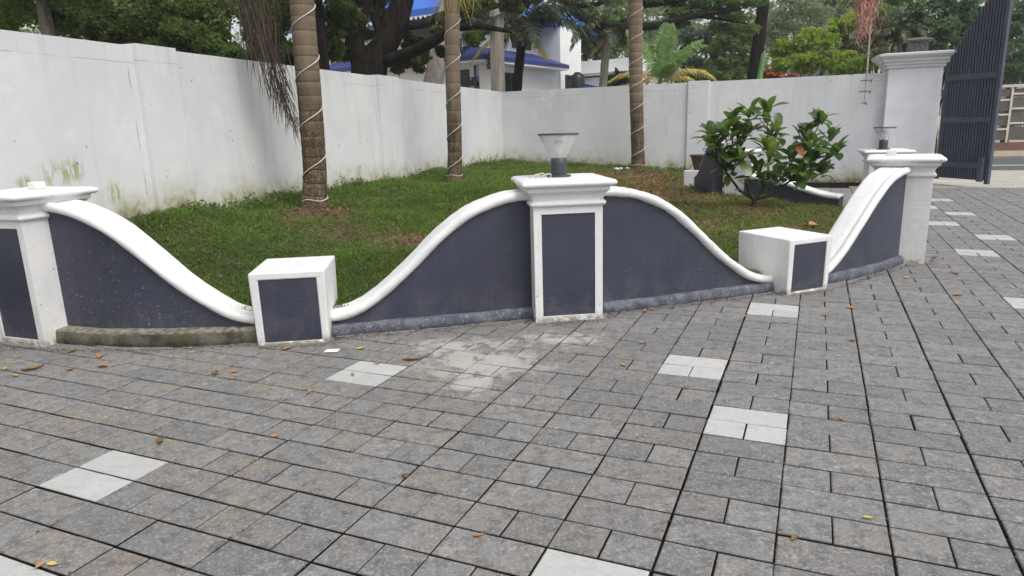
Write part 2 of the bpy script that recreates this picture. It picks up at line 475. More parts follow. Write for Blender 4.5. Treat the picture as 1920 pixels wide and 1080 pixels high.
M['fallen_orange'] = mat_leaf('orange_leaf', (.30, .13, .035), (.47, .26, .10), .1, .7, 20)
M['fallen_brown'] = mat_leaf('brown_leaf', (.13, .07, .03), (.30, .17, .07), .1, .7, 20)
M['fallen_yellow'] = mat_leaf('yellow_leaf', (.45, .36, .06), (.55, .45, .12), .1, .7, 20)
M['pink'] = mat_leaf('pink_strand', (.42, .19, .15), (.70, .38, .31), .1, .7, 6)
M['rod'] = mat_plain('galvanised_rod', (.33, .38, .34), .5, .2, 9, .1)
M['rust'] = mat_plain('rusty_bar', (.10, .085, .07), .8, .3, 9, .2)
M['pot'] = mat_plain('brown_pot', (.045, .024, .018), .6, .2, 6, .1)
M['housewhite'] = mat_plain('house_white', (.84, .85, .85), .7, .05, 1.2, .05)
M['housegrey'] = mat_plain('house_grey', (.36, .34, .31), .8, .1, 1.2, .05)
M['roofblue'] = mat_plain('blue_roof_sheet', (.035, .135, .52), .45, .15, 1.5, .03)
M['roofnavy'] = mat_plain('navy_roof', (.032, .050, .19), .5, .12, 1.5, .05)
M['glassdark'] = mat_plain('dark_glass', (.012, .013, .016), .15, .1, 2, 0, .5)
M['windowframe'] = mat_plain('dark_window_frame', (.03, .03, .034), .5, .1, 2, 0)
M['stonepattern'] = None
M['tank'] = mat_plain('black_tank', (.020, .022, .030), .45, .15, 3, .03)
M['panelbrown'] = mat_plain('brown_panel', (.115, .10, .088), .7, .12, 2, .05)
M['cream'] = mat_plain('cream_frame', (.62, .58, .48), .6, .08, 3, .05)
M['redstone'] = mat_plain('red_kerb', (.17, .095, .07), .9, .15, 3, .2)
M['lantern'] = mat_plain('weathered_lantern', (.085, .085, .08), .8, .45, 14, .4)
M['paper'] = mat_plain('paper_scrap', (.75, .75, .73), .8, .05, 9, .05)
M['bananastem'] = mat_plain('green_stem', (.10, .24, .07), .5, .2, 5, .1)
M['stone'] = mat_plain('white_stone', (.6, .6, .57), .8, .2, 9, .3)
def _stonepat():
    t = NT('pebble_cladding'); d = t.voronoi(7); return t.fin(t.mix(t.ramp(d, .25, .5), (.42, .41, .40), (.03, .03, .03)), .7)
M['stonepattern'] = _stonepat()
def _glass():
    t = NT('clear_lamp_cover')
    g = t.n.new('ShaderNodeBsdfGlossy'); g.inputs['Roughness'].default_value = .06
    g.inputs['Color'].default_value = (.95, .95, .97, 1)
    tr = t.n.new('ShaderNodeBsdfTransparent'); tr.inputs['Color'].default_value = (.98, .98, .985, 1)
    df = t.n.new('ShaderNodeBsdfDiffuse'); df.inputs['Color'].default_value = (.8, .8, .8, 1)
    fr = t.n.new('ShaderNodeLayerWeight'); fr.inputs['Blend'].default_value = .12
    frs = t.math('MULTIPLY', fr.outputs['Facing'], .45)
    m1 = t.n.new('ShaderNodeMixShader'); m2 = t.n.new('ShaderNodeMixShader'); m2.inputs[0].default_value = .20
    t.l.new(frs, m1.inputs[0]); t.l.new(tr.outputs[0], m1.inputs[1]); t.l.new(g.outputs[0], m1.inputs[2])
    t.l.new(m1.outputs[0], m2.inputs[1]); t.l.new(df.outputs[0], m2.inputs[2]); t.l.new(m2.outputs[0], t.out.inputs['Surface'])
    return t.m
M['lampglass'] = _glass()
def _soil():
    t = NT('garden_soil')
    n = t.noise(2.2, 5); n2 = t.noise(22, 4)
    c = t.mix(t.ramp(n, .35, .65), (.068, .040, .024), (.125, .068, .038))
    c = t.mix(t.math('MULTIPLY', t.ramp(n2, .5, .7), .6), c, (.20, .115, .065))
    g = t.attr('green'); c = t.mix(t.math('MULTIPLY', g, .85), c, (.022, .045, .010))
    t.bump(t.noise(40, 4), .8, .03)
    return t.fin(c, .95)
M['soil'] = _soil()

# ------------------------------------------------------------------ geometry of the place
CORNER = Vector((-.126, 19.817)); L_DIR = Vector((4.118, 13.643)).normalized(); R_DIR = Vector((8.415, -3.257)).normalized()
WALL_TOP = 2.49
PTS = np.array([
 (-4.9,4.2,.55),(-4.3,6.0,.6),(-3.83,7.55,.735),(-3.28,9.37,.71),(-2.71,11.24,.67),(-2.28,12.69,.61),(-1.70,14.57,.64),(-.72,17.85,.60),(-.19,19.7,.56),
 (1.43,19.2,.46),(2.82,18.68,.39),(4.13,18.17,.33),(4.64,17.97,.27),(5.14,17.78,.16),(6.5,17.2,.03),(8.15,16.6,-.0),
 (-3.3,5.7,.22),(-2.1,5.6,.16),(-1.37,5.6,.16),(-.6,5.7,.16),(0,5.85,.16),(1.2,6.2,.16),(2.2,6.6,.15),(3.2,6.95,.12),(4.0,7.5,.08),
 (-2.59,9.15,.56),(-1.04,13.2,.56),(3.3,17.7,.38),(3.7,10.4,.28),(4.05,12.3,.2),(3.82,14.0,.25),(5.3,11.1,.12),(5.3,9.3,.03),(4.7,8.5,.05),
 (0.5,9.0,.34),(1.5,13.0,.38),(5.9,10.9,.02),(-1.2,7.2,.32),(2.3,8.5,.24)])
def terrain(x, y):
    x = np.atleast_1d(np.asarray(x, float)); y = np.atleast_1d(np.asarray(y, float))
    d2 = (x[:, None]-PTS[:, 0])**2 + (y[:, None]-PTS[:, 1])**2 + .12
    w = d2**-1.6
    return (w*PTS[:, 2]).sum(1)/w.sum(1)
def tz(x, y): return float(terrain(x, y)[0])

def in_poly(x, y, poly):
    x = np.asarray(x, float); y = np.asarray(y, float); r = np.zeros(x.shape, bool)
    n = len(poly)
    for i in range(n):
        x0, y0 = poly[i]; x1, y1 = poly[(i+1) % n]
        c = ((y0 > y) != (y1 > y)) & (x < (x1-x0)*(y-y0)/((y1-y0) if y1 != y0 else 1e-9) + x0)
        r ^= c
    return r

GARDEN = [(-4.45,5.5),(-3.75,5.45),(-2.9,5.26),(-1.7,5.3),(-.6,5.52),(.45,5.72),(1.5,6.02),(2.6,6.4),(3.6,6.93),(4.3,7.5),(5.0,9.2),(5.75,10.9),(4.9,11.6),(4.05,12.3),(3.85,14.0),(4.6,17.95),(-.126,19.85),(-4.3,6.0)]

# ---- outer ground
gb = MB(); gb.quad((-250,-250,-.12),(250,-250,-.12),(250,300,-.12),(-250,300,-.12))
tag(gb.build('ground', M['verge']), kind='structure')

# ---- paved driveway
MOD = .4; PANG = 1.155692; POX, POY = .910970, 4.161957
E1 = Vector((math.cos(PANG), math.sin(PANG))); E2 = Vector((math.sin(PANG), -math.cos(PANG)))
def grid(c, r): return Vector((POX, POY)) + E2*(c*MOD) + E1*(r*MOD)
pave = MB(); pave.quad((-9,-5,-.0065),(20,-5,-.0065),(20,15.0,-.0065),(-9,22,-.0065))
pav = tag(pave.build('pavement', M['joint']), kind='structure')
EDGE_A = Vector((9.112, 14.623)); 
def beyond_edge(p): # far edge of paving runs parallel to the road
    n = Vector((-R_DIR.y, R_DIR.x)); return (Vector(p) - Vector((9.6, 14.5))).dot(n) > -.02
def paver_mesh(name, w, d):
    m = MB(); h = .05; b = .0045
    hw, hd = w/2, d/2
    vs = [(-hw,-hd,-h),(hw,-hd,-h),(hw,hd,-h),(-hw,hd,-h),(-hw,-hd,-b*.8),(hw,-hd,-b*.8),(hw,hd,-b*.8),(-hw,hd,-b*.8),
          (-hw+b,-hd+b,0),(hw-b,-hd+b,0),(hw-b,hd-b,0),(-hw+b,hd-b,0)]
    m.add(vs, [(0,1,5,4),(1,2,6,5),(2,3,7,6),(3,0,4,7),(4,5,9,8),(5,6,10,9),(6,7,11,10),(7,4,8,11),(8,9,10,11)])
    return m
pm_full = paver_mesh('paver_full', .3900, .1872); pm_half = paver_mesh('paver_half', .1925, .1872)
WHITE = {(0,0),(1,-2),(-6,-6),(-5,-2),(1,4),(0,-6),(-5,-8),(6,12),(7,15),(6,18),(7,21),(6,23),(7,26),(6,6)}
slabs = []
prng = random.Random(5)
for c in range(-26, 36):
    jit = prng.uniform(-.0018, .0018)
    for r in range(-22, 36):
        for k in range(3):
            if k == 0: lc, lr, full = .5, .75, True
            else: lc, lr, full = (.25 if k == 1 else .75), .25, False
            p = grid(c+lc, r+lr)
            if not (-7 < p.x < 17 and -4 < p.y < 18): continue
            if beyond_edge(p): continue
            sd = (p - Vector((-4.244, 6.174))).cross(L_DIR)
            if sd < .05: continue
            slabs.append((p.x + E2.x*jit, p.y + E2.y*jit, full, (c, r) in WHITE))
sx = np.array([s[0] for s in slabs]); sy = np.array([s[1] for s in slabs])
keep = ~in_poly(sx, sy, [(x, y+.14) for x, y in GARDEN])
slabs = [s for s, k in zip(slabs, keep) if k]
def screen(p):
    q = Vector((p[0], p[1], -CAM_H)); d = q.dot(_fw)
    if d < .3: return None
    return (960 + CAM_F*q.dot(_rt)/d, 540 - CAM_F*q.dot(_up)/d, d)
vis = []
for i, s in enumerate(slabs):
    q = screen(s)
    ok = q and -40 < q[0] < 1960 and 0 < q[1] < 1110
    vis.append(((1.0 if s[2] else .5)/(q[2]**3) if ok else 0, i))
vis.sort(reverse=True)
parts = {i for a, i in vis[:297] if a > 0}
# every pale paver in view should be its own piece as well where it shows large
me_f = pm_full.mesh('paver_full'); me_h = pm_half.mesh('paver_half')
me_f.materials.append(M['paver']); me_h.materials.append(M['paver'])
me_fw = pm_full.mesh('paver_full_pale'); me_hw = pm_half.mesh('paver_half_pale')
me_fw.materials.append(M['paver_white']); me_hw.materials.append(M['paver_white'])
rest = {False: MB(), True: MB()}
rz0 = math.atan2(E2.y, E2.x)
for i, (x, y, full, wh) in enumerate(slabs):
    dz = prng.uniform(-.0016, .0016); tx, ty = prng.gauss(0, .005), prng.gauss(0, .005); da = prng.gauss(0, .004)
    x += prng.gauss(0, .0010); y += prng.gauss(0, .0010)
    if i in parts:
        o = bpy.data.objects.new('paver', (me_fw if wh else me_f) if full else (me_hw if wh else me_h))
        col.objects.link(o); o.parent = pav
        o.location = (x, y, dz); o.rotation_euler = (tx, ty, rz0 + da)
        if wh: o['label'] = 'pale grey paver set among darker ones'
    else:
        src = pm_full if full else pm_half
        ca, sa = math.cos(rz0+da), math.sin(rz0+da)
        vs = [(x + a*ca - b*sa, y + a*sa + b*ca, h + dz + a*ty*-1 + b*tx) for a, b, h in src.v]
        rest[wh].add(vs, src.f)
tag(rest[False].build('pavers', M['paver'], pav), kind='stuff')
tag(rest[True].build('pale_pavers', M['paver_white'], pav), kind='stuff')

# ---- apron, road
NR = Vector((-R_DIR.y, R_DIR.x))       # away from the garden, towards the road
if NR.y < 0: NR = -NR
def strip(name, mat, off0, off1, z, a0=-60, a1=60, zb=None, **kw):
    m = MB(); base = Vector((9.6, 14.5))
    P = [base + R_DIR*a0 + NR*off0, base + R_DIR*a1 + NR*off0, base + R_DIR*a1 + NR*off1, base + R_DIR*a0 + NR*off1]
    zb = z-.1 if zb is None else zb
    m.add([(p.x, p.y, zb) for p in P] + [(p.x, p.y, z) for p in P], [(0,3,2,1),(4,5,6,7),(0,1,5,4),(1,2,6,5),(2,3,7,6),(3,0,4,7)])
    return m.build(name, mat, **kw)
tag(strip('gate_apron', M['concrete'], .0, .16, .012, -2.2, 12), kind='structure')
tag(strip('driveway_verge', M['concrete'], .162, 5.2, -.004, -1.2, 12), kind='structure')
road = tag(strip('road', M['asphalt'], 5.2, 11.6, -.03), kind='structure')
strip('road_edge_line', M['linepaint'], 7.6, 7.74, -.026, zb=-.029, parent=road)
tag(strip('far_pavement', M['verge'], 11.6, 17.2, .03), kind='structure')

# ---- garden soil
gx = np.arange(-5.2, 6.2, .14); gy = np.arange(4.9, 20.2, .14)
XX, YY = np.meshgrid(gx, gy, indexing='ij')
GP = [(x, y) for x, y in GARDEN]
inside = in_poly(XX.ravel(), YY.ravel(), [(-5.2,5.6)] + [(x, y+.05) for x, y in GP[1:10]] + GP[10:16] + [(4.7,18.3),(-.2,20.1),(-5.0,6.0)]).reshape(XX.shape)
hz = terrain(XX.ravel(), YY.ravel()).reshape(XX.shape)
bumps = .02*np.sin(XX*3.1+YY*1.7) + .015*np.sin(XX*5.3-YY*4.1+1.0)
hz = hz + bumps
def green_mask(x, y):
    """how well the turf covers: bare round the palm feet, thin and brown on the right"""
    x = np.asarray(x, float); y = np.asarray(y, float)
    g = np.ones(x.shape)
    def hole(cx, cy, rx, ry, k):
        d = ((x-cx)/rx)**2 + ((y-cy)/ry)**2
        return 1 - k*np.exp(-d*1.2)
    wob = .5 + .5*np.sin(x*4.3+np.sin(y*3.1)*1.7)*np.sin(y*2.9+np.sin(x*2.3)*1.3)
    g *= hole(-2.45, 8.75, .5, .5, .95)*hole(-1.05, 7.7, .6, .55, 1.0)*hole(-1.9, 8.0, .45, .35, .6)*hole(-1.0, 12.9, .4, .4, .6)
    g *= hole(2.7, 15.8, 1.9, 2.6, 1.0)*hole(3.6, 10.3, .7, .6, .7)*hole(2.7, 12.2, 1.5, 1.8, .92)*hole(2.2, 9.0, .8, 1.2, .7)*hole(1.9, 11.0, .5, .9, .8)*hole(3.2, 8.2, .5, .5, .6)
    g *= 1 - .45*np.clip((x-1.2)/2.2, 0, 1)
    fine = .5+.5*np.sin(x*11.3+np.sin(y*7.7)*2.1)*np.sin(y*9.9+np.sin(x*8.3)*1.9)
    return np.clip(g*(.62+.38*wob+.25*fine)-.10*fine*(1-wob), 0, 1)
idx = -np.ones(XX.shape, int); idx.ravel()[:] = np.arange(XX.size)
cells = inside[:-1,:-1] & inside[1:,1:] & inside[1:,:-1] & inside[:-1,1:]
q = np.stack([idx[:-1,:-1][cells], idx[1:,:-1][cells], idx[1:,1:][cells], idx[:-1,1:][cells]], 1)
used, inv = np.unique(q, return_inverse=True)
V = np.stack([XX.ravel(), YY.ravel(), hz.ravel()], 1)[used]
gm = np_mesh('garden_soil', V, inv.reshape(q.shape), True)
a = gm.attributes.new('green', 'FLOAT', 'POINT'); a.data.foreach_set('value', green_mask(V[:,0], V[:,1]).astype(np.float32))
tag(link_mesh('garden_soil', gm, M['soil']), kind='structure')

# ------------------------------------------------------------------ boundary walls
def solid_grid_wall(name, A, dirv, length, thick, top, foot, step=.35, side=1, proud=0.0, parent=None):
    """wall slab with attributes for height above the ground and depth below the top"""
    n = max(2, int(length/step)); nz = 10
    nrm = Vector((dirv.y, -dirv.x))*side
    vs = []; ag = []; bt = []; fs = []
    for face in (0, 1):
        off = nrm*(proud if face == 0 else -thick)
        for i in range(n+1):
            s = length*i/n; p = A + dirv*s + off
            f = foot(A + dirv*s)
            for k in range(nz+1):
                z = (f-.25) + (top-(f-.25))*k/nz
                vs.append((p.x, p.y, z)); ag.append(z-f); bt.append(top-z)
    N = (n+1)*(nz+1)
    def I(fc, i, k): return fc*N + i*(nz+1) + k
    for i in range(n):
        for k in range(nz):
            fs.append((I(0,i,k), I(0,i+1,k), I(0,i+1,k+1), I(0,i,k+1)))
            fs.append((I(1,i+1,k), I(1,i,k), I(1,i,k+1), I(1,i+1,k+1)))
        fs.append((I(0,i,nz), I(0,i+1,nz), I(1,i+1,nz), I(1,i,nz)))
    for i in (0, n):
        for k in range(nz):
            fs.append((I(0,i,k), I(0,i,k+1), I(1,i,k+1), I(1,i,k)))
    me = bpy.data.meshes.new(name); me.from_pydata(vs, [], fs)
    for nm, dat in (('above_ground', ag), ('below_top', bt)):
        at_ = me.attributes.new(nm, 'FLOAT', 'POINT'); at_.data.foreach_set('value', dat)
    bm = bmesh.new(); bm.from_mesh(me); bmesh.ops.recalc_face_normals(bm, faces=bm.faces); bm.to_mesh(me); bm.free()
    return link_mesh(name, me, M['boundary'], parent)
def foot_at(p):
    return tz(p.x, p.y)
LW_A = CORNER - L_DIR*21.0
lw = solid_grid_wall('boundary_wall', LW_A, L_DIR, 21.3, .22, WALL_TOP, foot_at, side=1)
tag(lw, 'long white plastered boundary wall behind the left palms, stained green at its foot', 'wall', 'plastered boundary walls')
def on_line(A, d, u, v):
    X = (u - 960)/CAM_F; Yd = (v - 540)/CAM_F
    r = _fw + _rt*X - _up*Yd
    n = Vector((d.y, -d.x)); t = n.dot(A)/(n.x*r.x + n.y*r.y)
    return Vector((r.x*t, r.y*t))
for (u0, v0, u1, v1) in ((247, 88, 322, 96), (703, 141, 742, 148)):
    a0 = on_line(CORNER, L_DIR, u0, v0); a1 = on_line(CORNER, L_DIR, u1, v1)
    solid_grid_wall('pilaster', a0, L_DIR, (a1-a0).length, .20, WALL_TOP+.022, foot_at, side=1, proud=.055, parent=lw)
rw = solid_grid_wall('boundary_wall', CORNER - R_DIR*.02, R_DIR, 9.75, .22, WALL_TOP-.004, foot_at, side=1)
tag(rw, 'white plastered boundary wall running from the corner to the tall gate pillar', 'wall', 'plastered boundary walls')
a0 = on_line(CORNER, R_DIR, 1291, 155); a1 = on_line(CORNER, R_DIR, 1330, 152)
solid_grid_wall('pilaster', a0, R_DIR, (a1-a0).length, .20, WALL_TOP+.025, foot_at, side=1, proud=.06, parent=rw)

# ------------------------------------------------------------------ low garden wall
def pillar(label, front_l, front_r, depth=.52, height=1.13, panel=True, z0=0.0, stub=None, side_frame=False, scl=1.0):
    """square pier with dark inset panel and moulded cap. front_l -> front_r are the feet of the front face"""
    fl = Vector(front_l); fr = Vector(front_r); w = (fr-fl).length; ang = math.atan2(fr.y-fl.y, fr.x-fl.x)
    d = Vector((math.cos(ang), math.sin(ang))); nb = Vector((-d.y, d.x))
    c = (fl+fr)/2 + nb*(depth/2)
    root = empty('garden_pillar', (c.x, c.y, z0), ang)
    tag(root, label, 'pillar', 'garden wall pillars')
    hx, hy = w/2, depth/2; st = height - .215
    m = MB()
    if panel:
        fwid = .062; rec = .014; zb = .045; zt = st - .055
        # front face with a recess
        o = [(-hx,-hy,-.03),(hx,-hy,-.03),(hx,-hy,st),(-hx,-hy,st)]
        i_ = [(-hx+fwid,-hy,zb),(hx-fwid,-hy,zb),(hx-fwid,-hy,zt),(-hx+fwid,-hy,zt)]
        k = [(x, y+rec, z) for x, y, z in i_]
        m.add(o+i_+k, [(0,1,5,4),(1,2,6,5),(2,3,7,6),(3,0,4,7),(4,5,9,8),(5,6,10,9),(6,7,11,10),(7,4,8,11)])
        m.add([(hx,-hy,-.03),(hx,hy,-.03),(-hx,hy,-.03),(-hx,-hy,-.03),(hx,-hy,st),(hx,hy,st),(-hx,hy,st),(-hx,-hy,st)],
              [(0,1,5,4),(1,2,6,5),(2,3,7,6),(4,5,6,7)])
        sh = m.build('shaft', M['trim'], root)
        p = MB(); e = .0005
        p.add([(-hx+fwid+e,-hy+rec-.003,zb+e),(hx-fwid-e,-hy+rec-.003,zb+e),(hx-fwid-e,-hy+rec-.003,zt-e),(-hx+fwid+e,-hy+rec-.003,zt-e),
               (-hx+fwid+e,-hy+rec+.02,zb+e),(hx-fwid-e,-hy+rec+.02,zb+e),(hx-fwid-e,-hy+rec+.02,zt-e),(-hx+fwid+e,-hy+rec+.02,zt-e)],
              [(0,1,2,3),(1,5,6,2),(5,4,7,6),(4,0,3,7),(3,2,6,7),(0,4,5,1)])
        tag(p.build('panel', M['slate'], root), 'slate blue inset panel')
    else:
        m.box(-hx,-hy,-.03,hx,hy,st); m.build('shaft', M['trim'], root, bevel=.008)
    b = st + .0005
    prof = [(.002, b), (.014, b+.003), (.024, b+.012), (.027, b+.024), (.022, b+.036), (.010, b+.044), (.006, b+.050),
            (.010, b+.075), (.022, b+.098), (.042, b+.116), (.052, b+.122), (.053, b+.150), (.060, b+.154), (.078, b+.157), (.092, b+.166),
            (.098, b+.180), (.094, b+.194), (.084, b+.203), (.068, b+.208), (.02, b+.214)]
    c_ = MB(); c_.sqlathe(prof, hx, hy, 4, smooth=False); cp = c_.build('moulded_cap', M['trim'], root)
    for pl in cp.data.polygons:
        if len(pl.vertices) == 4: pl.use_smooth = True
    cp.data.set_sharp_from_angle(angle=R(42)) if hasattr(cp.data, 'set_sharp_from_angle') else None
    if stub:
        s = MB(); s.box(stub[0]-.045, stub[1]-.045, height+.0005, stub[0]+.045, stub[1]+.045, height+.055)
        tag(s.build('mounting_block', M['trim'], root, bevel=.006), 'small white block left where a lamp could stand')
    return root

LP = pillar('leftmost garden pillar, cut by the picture edge, slate panel and mossy foot', (-4.15,5.34), (-3.66,5.154), .52, 1.195, stub=(.05,.06))
CP = pillar('middle white pillar with tall slate panel and a glass lamp on its cap', (.187,5.396), (.74,5.46), .56, 1.15)
_ep = Vector((4.402,7.168)); _ea = R(62)
EP = pillar('white pillar at the driveway end of the wavy garden wall', _ep, _ep + Vector((math.cos(_ea), math.sin(_ea)))*.54, .54, 1.13, stub=(.02,.13))

def block(label, front_l, front_r, depth, height, z0=0.0, panel=True, taper=.012):
    fl = Vector(front_l); fr = Vector(front_r); w = (fr-fl).length; ang = math.atan2(fr.y-fl.y, fr.x-fl.x)
    d = Vector((math.cos(ang), math.sin(ang))); nb = Vector((-d.y, d.x))
    c = (fl+fr)/2 + nb*(depth/2)
    root = empty('wall_block', (c.x, c.y, z0), ang); tag(root, label, 'block', 'low blocks of the garden wall')
    hx, hy = w/2, depth/2; fw_ = .055; rec = .012; t_ = taper
    m = MB(); h = height
    O = [(-hx,-hy,-.03),(hx,-hy,-.03),(hx+t_,-hy-t_,h),(-hx-t_,-hy-t_,h)]
    B = [(-hx,hy,-.03),(hx,hy,-.03),(hx+t_,hy+t_,h),(-hx-t_,hy+t_,h)]
    zb, zt = .018, h-.055
    def fr_(x, z, dy=0): return (x, -hy - t_*z/h + dy, z)
    if panel:
        I_ = [fr_(-hx+fw_,zb), fr_(hx-fw_,zb), fr_(hx-fw_,zt), fr_(-hx+fw_,zt)]
        K_ = [fr_(-hx+fw_,zb,rec), fr_(hx-fw_,zb,rec), fr_(hx-fw_,zt,rec), fr_(-hx+fw_,zt,rec)]
        m.add(O+B+I_+K_, [(0,1,9,8),(1,2,10,9),(2,3,11,10),(3,0,8,11),(8,9,13,12),(9,10,14,13),(10,11,15,14),(11,8,12,15),
                          (1,5,6,2),(5,4,7,6),(4,0,3,7),(3,2,6,7)])
        p = MB(); e = .0006
        F_ = [fr_(-hx+fw_+e,zb+e,rec-.003), fr_(hx-fw_-e,zb+e,rec-.003), fr_(hx-fw_-e,zt-e,rec-.003), fr_(-hx+fw_+e,zt-e,rec-.003)]
        p.add(F_ + [(x, y+.025, z) for x, y, z in F_], [(0,1,2,3),(1,5,6,2),(5,4,7,6),(4,0,3,7),(3,2,6,7),(0,4,5,1)])
        tag(p.build('panel', M['slate'], root), 'slate blue inset panel')
    else:
        m.add(O+B, [(0,1,2,3),(1,5,6,2),(5,4,7,6),(4,0,3,7),(3,2,6,7)])
    o = m.build('block_body', M['trim'], root, bevel=.012, seg=3)
    return root
B1 = block('low white block with slate panel between the left and middle pillars', (-1.945,5.005), (-1.415,5.065), .60, .560)
B2 = block('low white block with slate panel between the middle and end pillars', (2.488,6.04), (2.945,6.235), .64, .505)

STAB = [(0,0),(.08,.018),(.17,.09),(.34,.335),(.5,.62),(.64,.825),(.8,.955),(.92,.995),(1,1)]
def S_of(s, tab=STAB):
    xs = [p[0] for p in tab]; ys = [p[1] for p in tab]
    n = len(xs)
    if s <= 0: return ys[0]
    if s >= 1: return ys[-1]
    i = max(k for k in range(n) if xs[k] <= s); i = min(i, n-2)
    def slope(k):
        if k == 0 or k == n-1: return 0.0
        return (ys[k+1]-ys[k-1])/(xs[k+1]-xs[k-1])
    h = xs[i+1]-xs[i]; t = (s-xs[i])/h
    return (ys[i]*(2*t**3-3*t*t+1) + slope(i)*h*(t**3-2*t*t+t) + ys[i+1]*(-2*t**3+3*t*t) + slope(i+1)*h*(t**3-t*t))

def bez(a, b, c, t): return a*((1-t)**2) + b*(2*t*(1-t)) + c*(t*t)
def swoop(label, low, mid, high, zlow, zhigh, front_sign, z0=0.0, thick=.20, cop_w=.285, cop_t=.075, foot='grey', n=44, tab=STAB, group='wavy garden wall panels'):
    """dark wall panel whose top dips in an S from a pillar (high) to a block (low); points are the feet of its front face"""
    low, mid, high = Vector(low), Vector(mid), Vector(high)
    root = empty('curved_garden_wall', (mid.x, mid.y, z0)); tag(root, label, 'wall', group)
    ctrl = mid*2 - (low+high)/2
    P = []; T = []
    for i in range(n+1):
        t = i/n; p = bez(low, ctrl, high, t); d = (bez(low, ctrl, high, min(1, t+.01)) - bez(low, ctrl, high, max(0, t-.01))).normalized()
        P.append(p); T.append(d)
    Z = [zlow + (zhigh-zlow)*S_of(i/n, tab) for i in range(n+1)]      # top of coping
    org = Vector((mid.x, mid.y))
    N = [Vector((d.y, -d.x))*front_sign for d in T]           # towards the front
    # panel body
    m = MB(); vs = []; fs = []
    for i in range(n+1):
        f = P[i] - org; b = P[i] - N[i]*thick - org; zt = Z[i]-cop_t*.6
        vs += [(f.x,f.y,-.03),(f.x,f.y,zt),(b.x,b.y,zt),(b.x,b.y,-.03)]
    for i in range(n):
        a_ = i*4; c_ = a_+4
        fs += [(a_,c_,c_+1,a_+1),(a_+1,c_+1,c_+2,a_+2),(a_+2,c_+2,c_+3,a_+3)]
    fs += [(0,1,2,3),(n*4,n*4+3,n*4+2,n*4+1)]
    m.add(vs, fs)
    o = m.build('wall_panel', M['slate'], root)
    bm = bmesh.new(); bm.from_mesh(o.data); bmesh.ops.recalc_face_normals(bm, faces=bm.faces); bm.to_mesh(o.data); bm.free()
    # coping swept along the S
    sec = []      # (lateral towards front, along normal)
    hw = cop_w/2; r = cop_t/2
    for k in range(7):
        a_ = R(-90 + 180*k/6); sec.append((hw - r*.9 + r*math.cos(a_)*.95, -r + r*math.sin(a_)))
    sec += [(hw*.60, -.003), (hw*.55, -.014), (hw*.48, -.015), (hw*.42, -.009), (0, -.006), (-hw*.5, -.003)]
    for k in range(7):
        a_ = R(90 + 180*k/6); sec.append((-hw + r*.9 + r*math.cos(a_)*.95, -r + r*math.sin(a_)))
    ns = len(sec); vs = []; fs = []
    for i in range(n+1):
        i0, i1 = max(0, i-1), min(n, i+1)
        dx = (P[i1]-P[i0]).length; dz = Z[i1]-Z[i0]; L = math.hypot(dx, dz)
        nu = (T[i]*(-dz/L)); nz = dx/L
        c = P[i] - N[i]*(thick/2) - org
        for j_, (la, up) in enumerate(sec):
            wv = .0022*math.sin(i*.8+j_*.5+mid.x*7) + .0016*math.sin(i*2.1+j_*1.3+mid.x*3)
            q = c + N[i]*(la + wv) + nu*(up + wv)
            vs.append((q.x, q.y, Z[i] + nz*(up + wv)))
    for i in range(n):
        for k in range(ns):
            k2 = (k+1) % ns
            fs.append((i*ns+k, i*ns+k2, (i+1)*ns+k2, (i+1)*ns+k))
    fs += [tuple(range(ns)), tuple(range(n*ns, (n+1)*ns))]
    m = MB(); m.add(vs, fs, True); o = m.build('coping', M['trim'], root)
    bm = bmesh.new(); bm.from_mesh(o.data); bmesh.ops.recalc_face_normals(bm, faces=bm.faces); bm.to_mesh(o.data); bm.free()
    # footing strip
    if foot:
        m = MB(); vs = []; fs = []; pr = random.Random(int(abs(mid.x)*100))
        fh, fp = ((.085, .055) if foot == 'grey' else (.112, .115))
        pf = [(-.02,-.03),(fp*1.02,-.03),(fp*1.0,fh*.4),(fp*.97,fh*.80),(fp*.86,fh*.97),(fp*.4,fh*1.0),(-.02,fh*1.02)] if foot != 'grey' else [(-.02,-.03),(fp*.96,-.03),(fp*1.0,fh*.35),(fp*.93,fh*.72),(fp*.70,fh*.95),(fp*.3,fh*1.02),(-.02,fh*1.02)]
        nn = n*2
        for i in range(nn+1):
            t = i/nn; p = bez(low, ctrl, high, t); d = (bez(low, ctrl, high, min(1,t+.01)) - bez(low, ctrl, high, max(0,t-.01))).normalized()
            nv = Vector((d.y,-d.x))*front_sign
            w1 = math.sin(t*9+mid.x*3)*.35 + math.sin(t*23+1)*.25 + pr.uniform(-.3,.3)
            for la, z in pf:
                kk = 1 + .10*w1 if la > 0 else 1
                q = p + nv*(la*kk) - org; vs.append((q.x, q.y, z*(1+.06*w1) if z > 0 else z))
        k_ = len(pf)
        for i in range(nn):
            for k in range(k_-1): fs.append((i*k_+k, i*k_+k+1, (i+1)*k_+k+1, (i+1)*k_+k))
        fs += [tuple(range(k_)), tuple(range(nn*k_, (nn+1)*k_))]
        m.add(vs, fs, True)
        o = m.build('footing', M['footing'] if foot == 'grey' else M['kerb'], root)
        bm = bmesh.new(); bm.from_mesh(o.data); bmesh.ops.recalc_face_normals(bm, faces=bm.faces); bm.to_mesh(o.data); bm.free()
        tag(o, 'rough grey painted footing' if foot == 'grey' else 'mossy bare concrete kerb')
    return root
swoop('curved slate wall panel beside the left pillar, standing on a mossy concrete kerb', (-1.90,5.215), (-2.82,5.175), (-3.72,5.40), .185, 1.115, -1, foot='kerb')
swoop('curved slate wall panel rising from the left block to the middle pillar', (-1.44,5.235), (-.62,5.40), (.215,5.60), .185, 1.055, 1)
swoop('curved slate wall panel dropping from the middle pillar to the right block', (2.44,6.25), (1.58,5.925), (.755,5.66), .145, 1.055, -1)
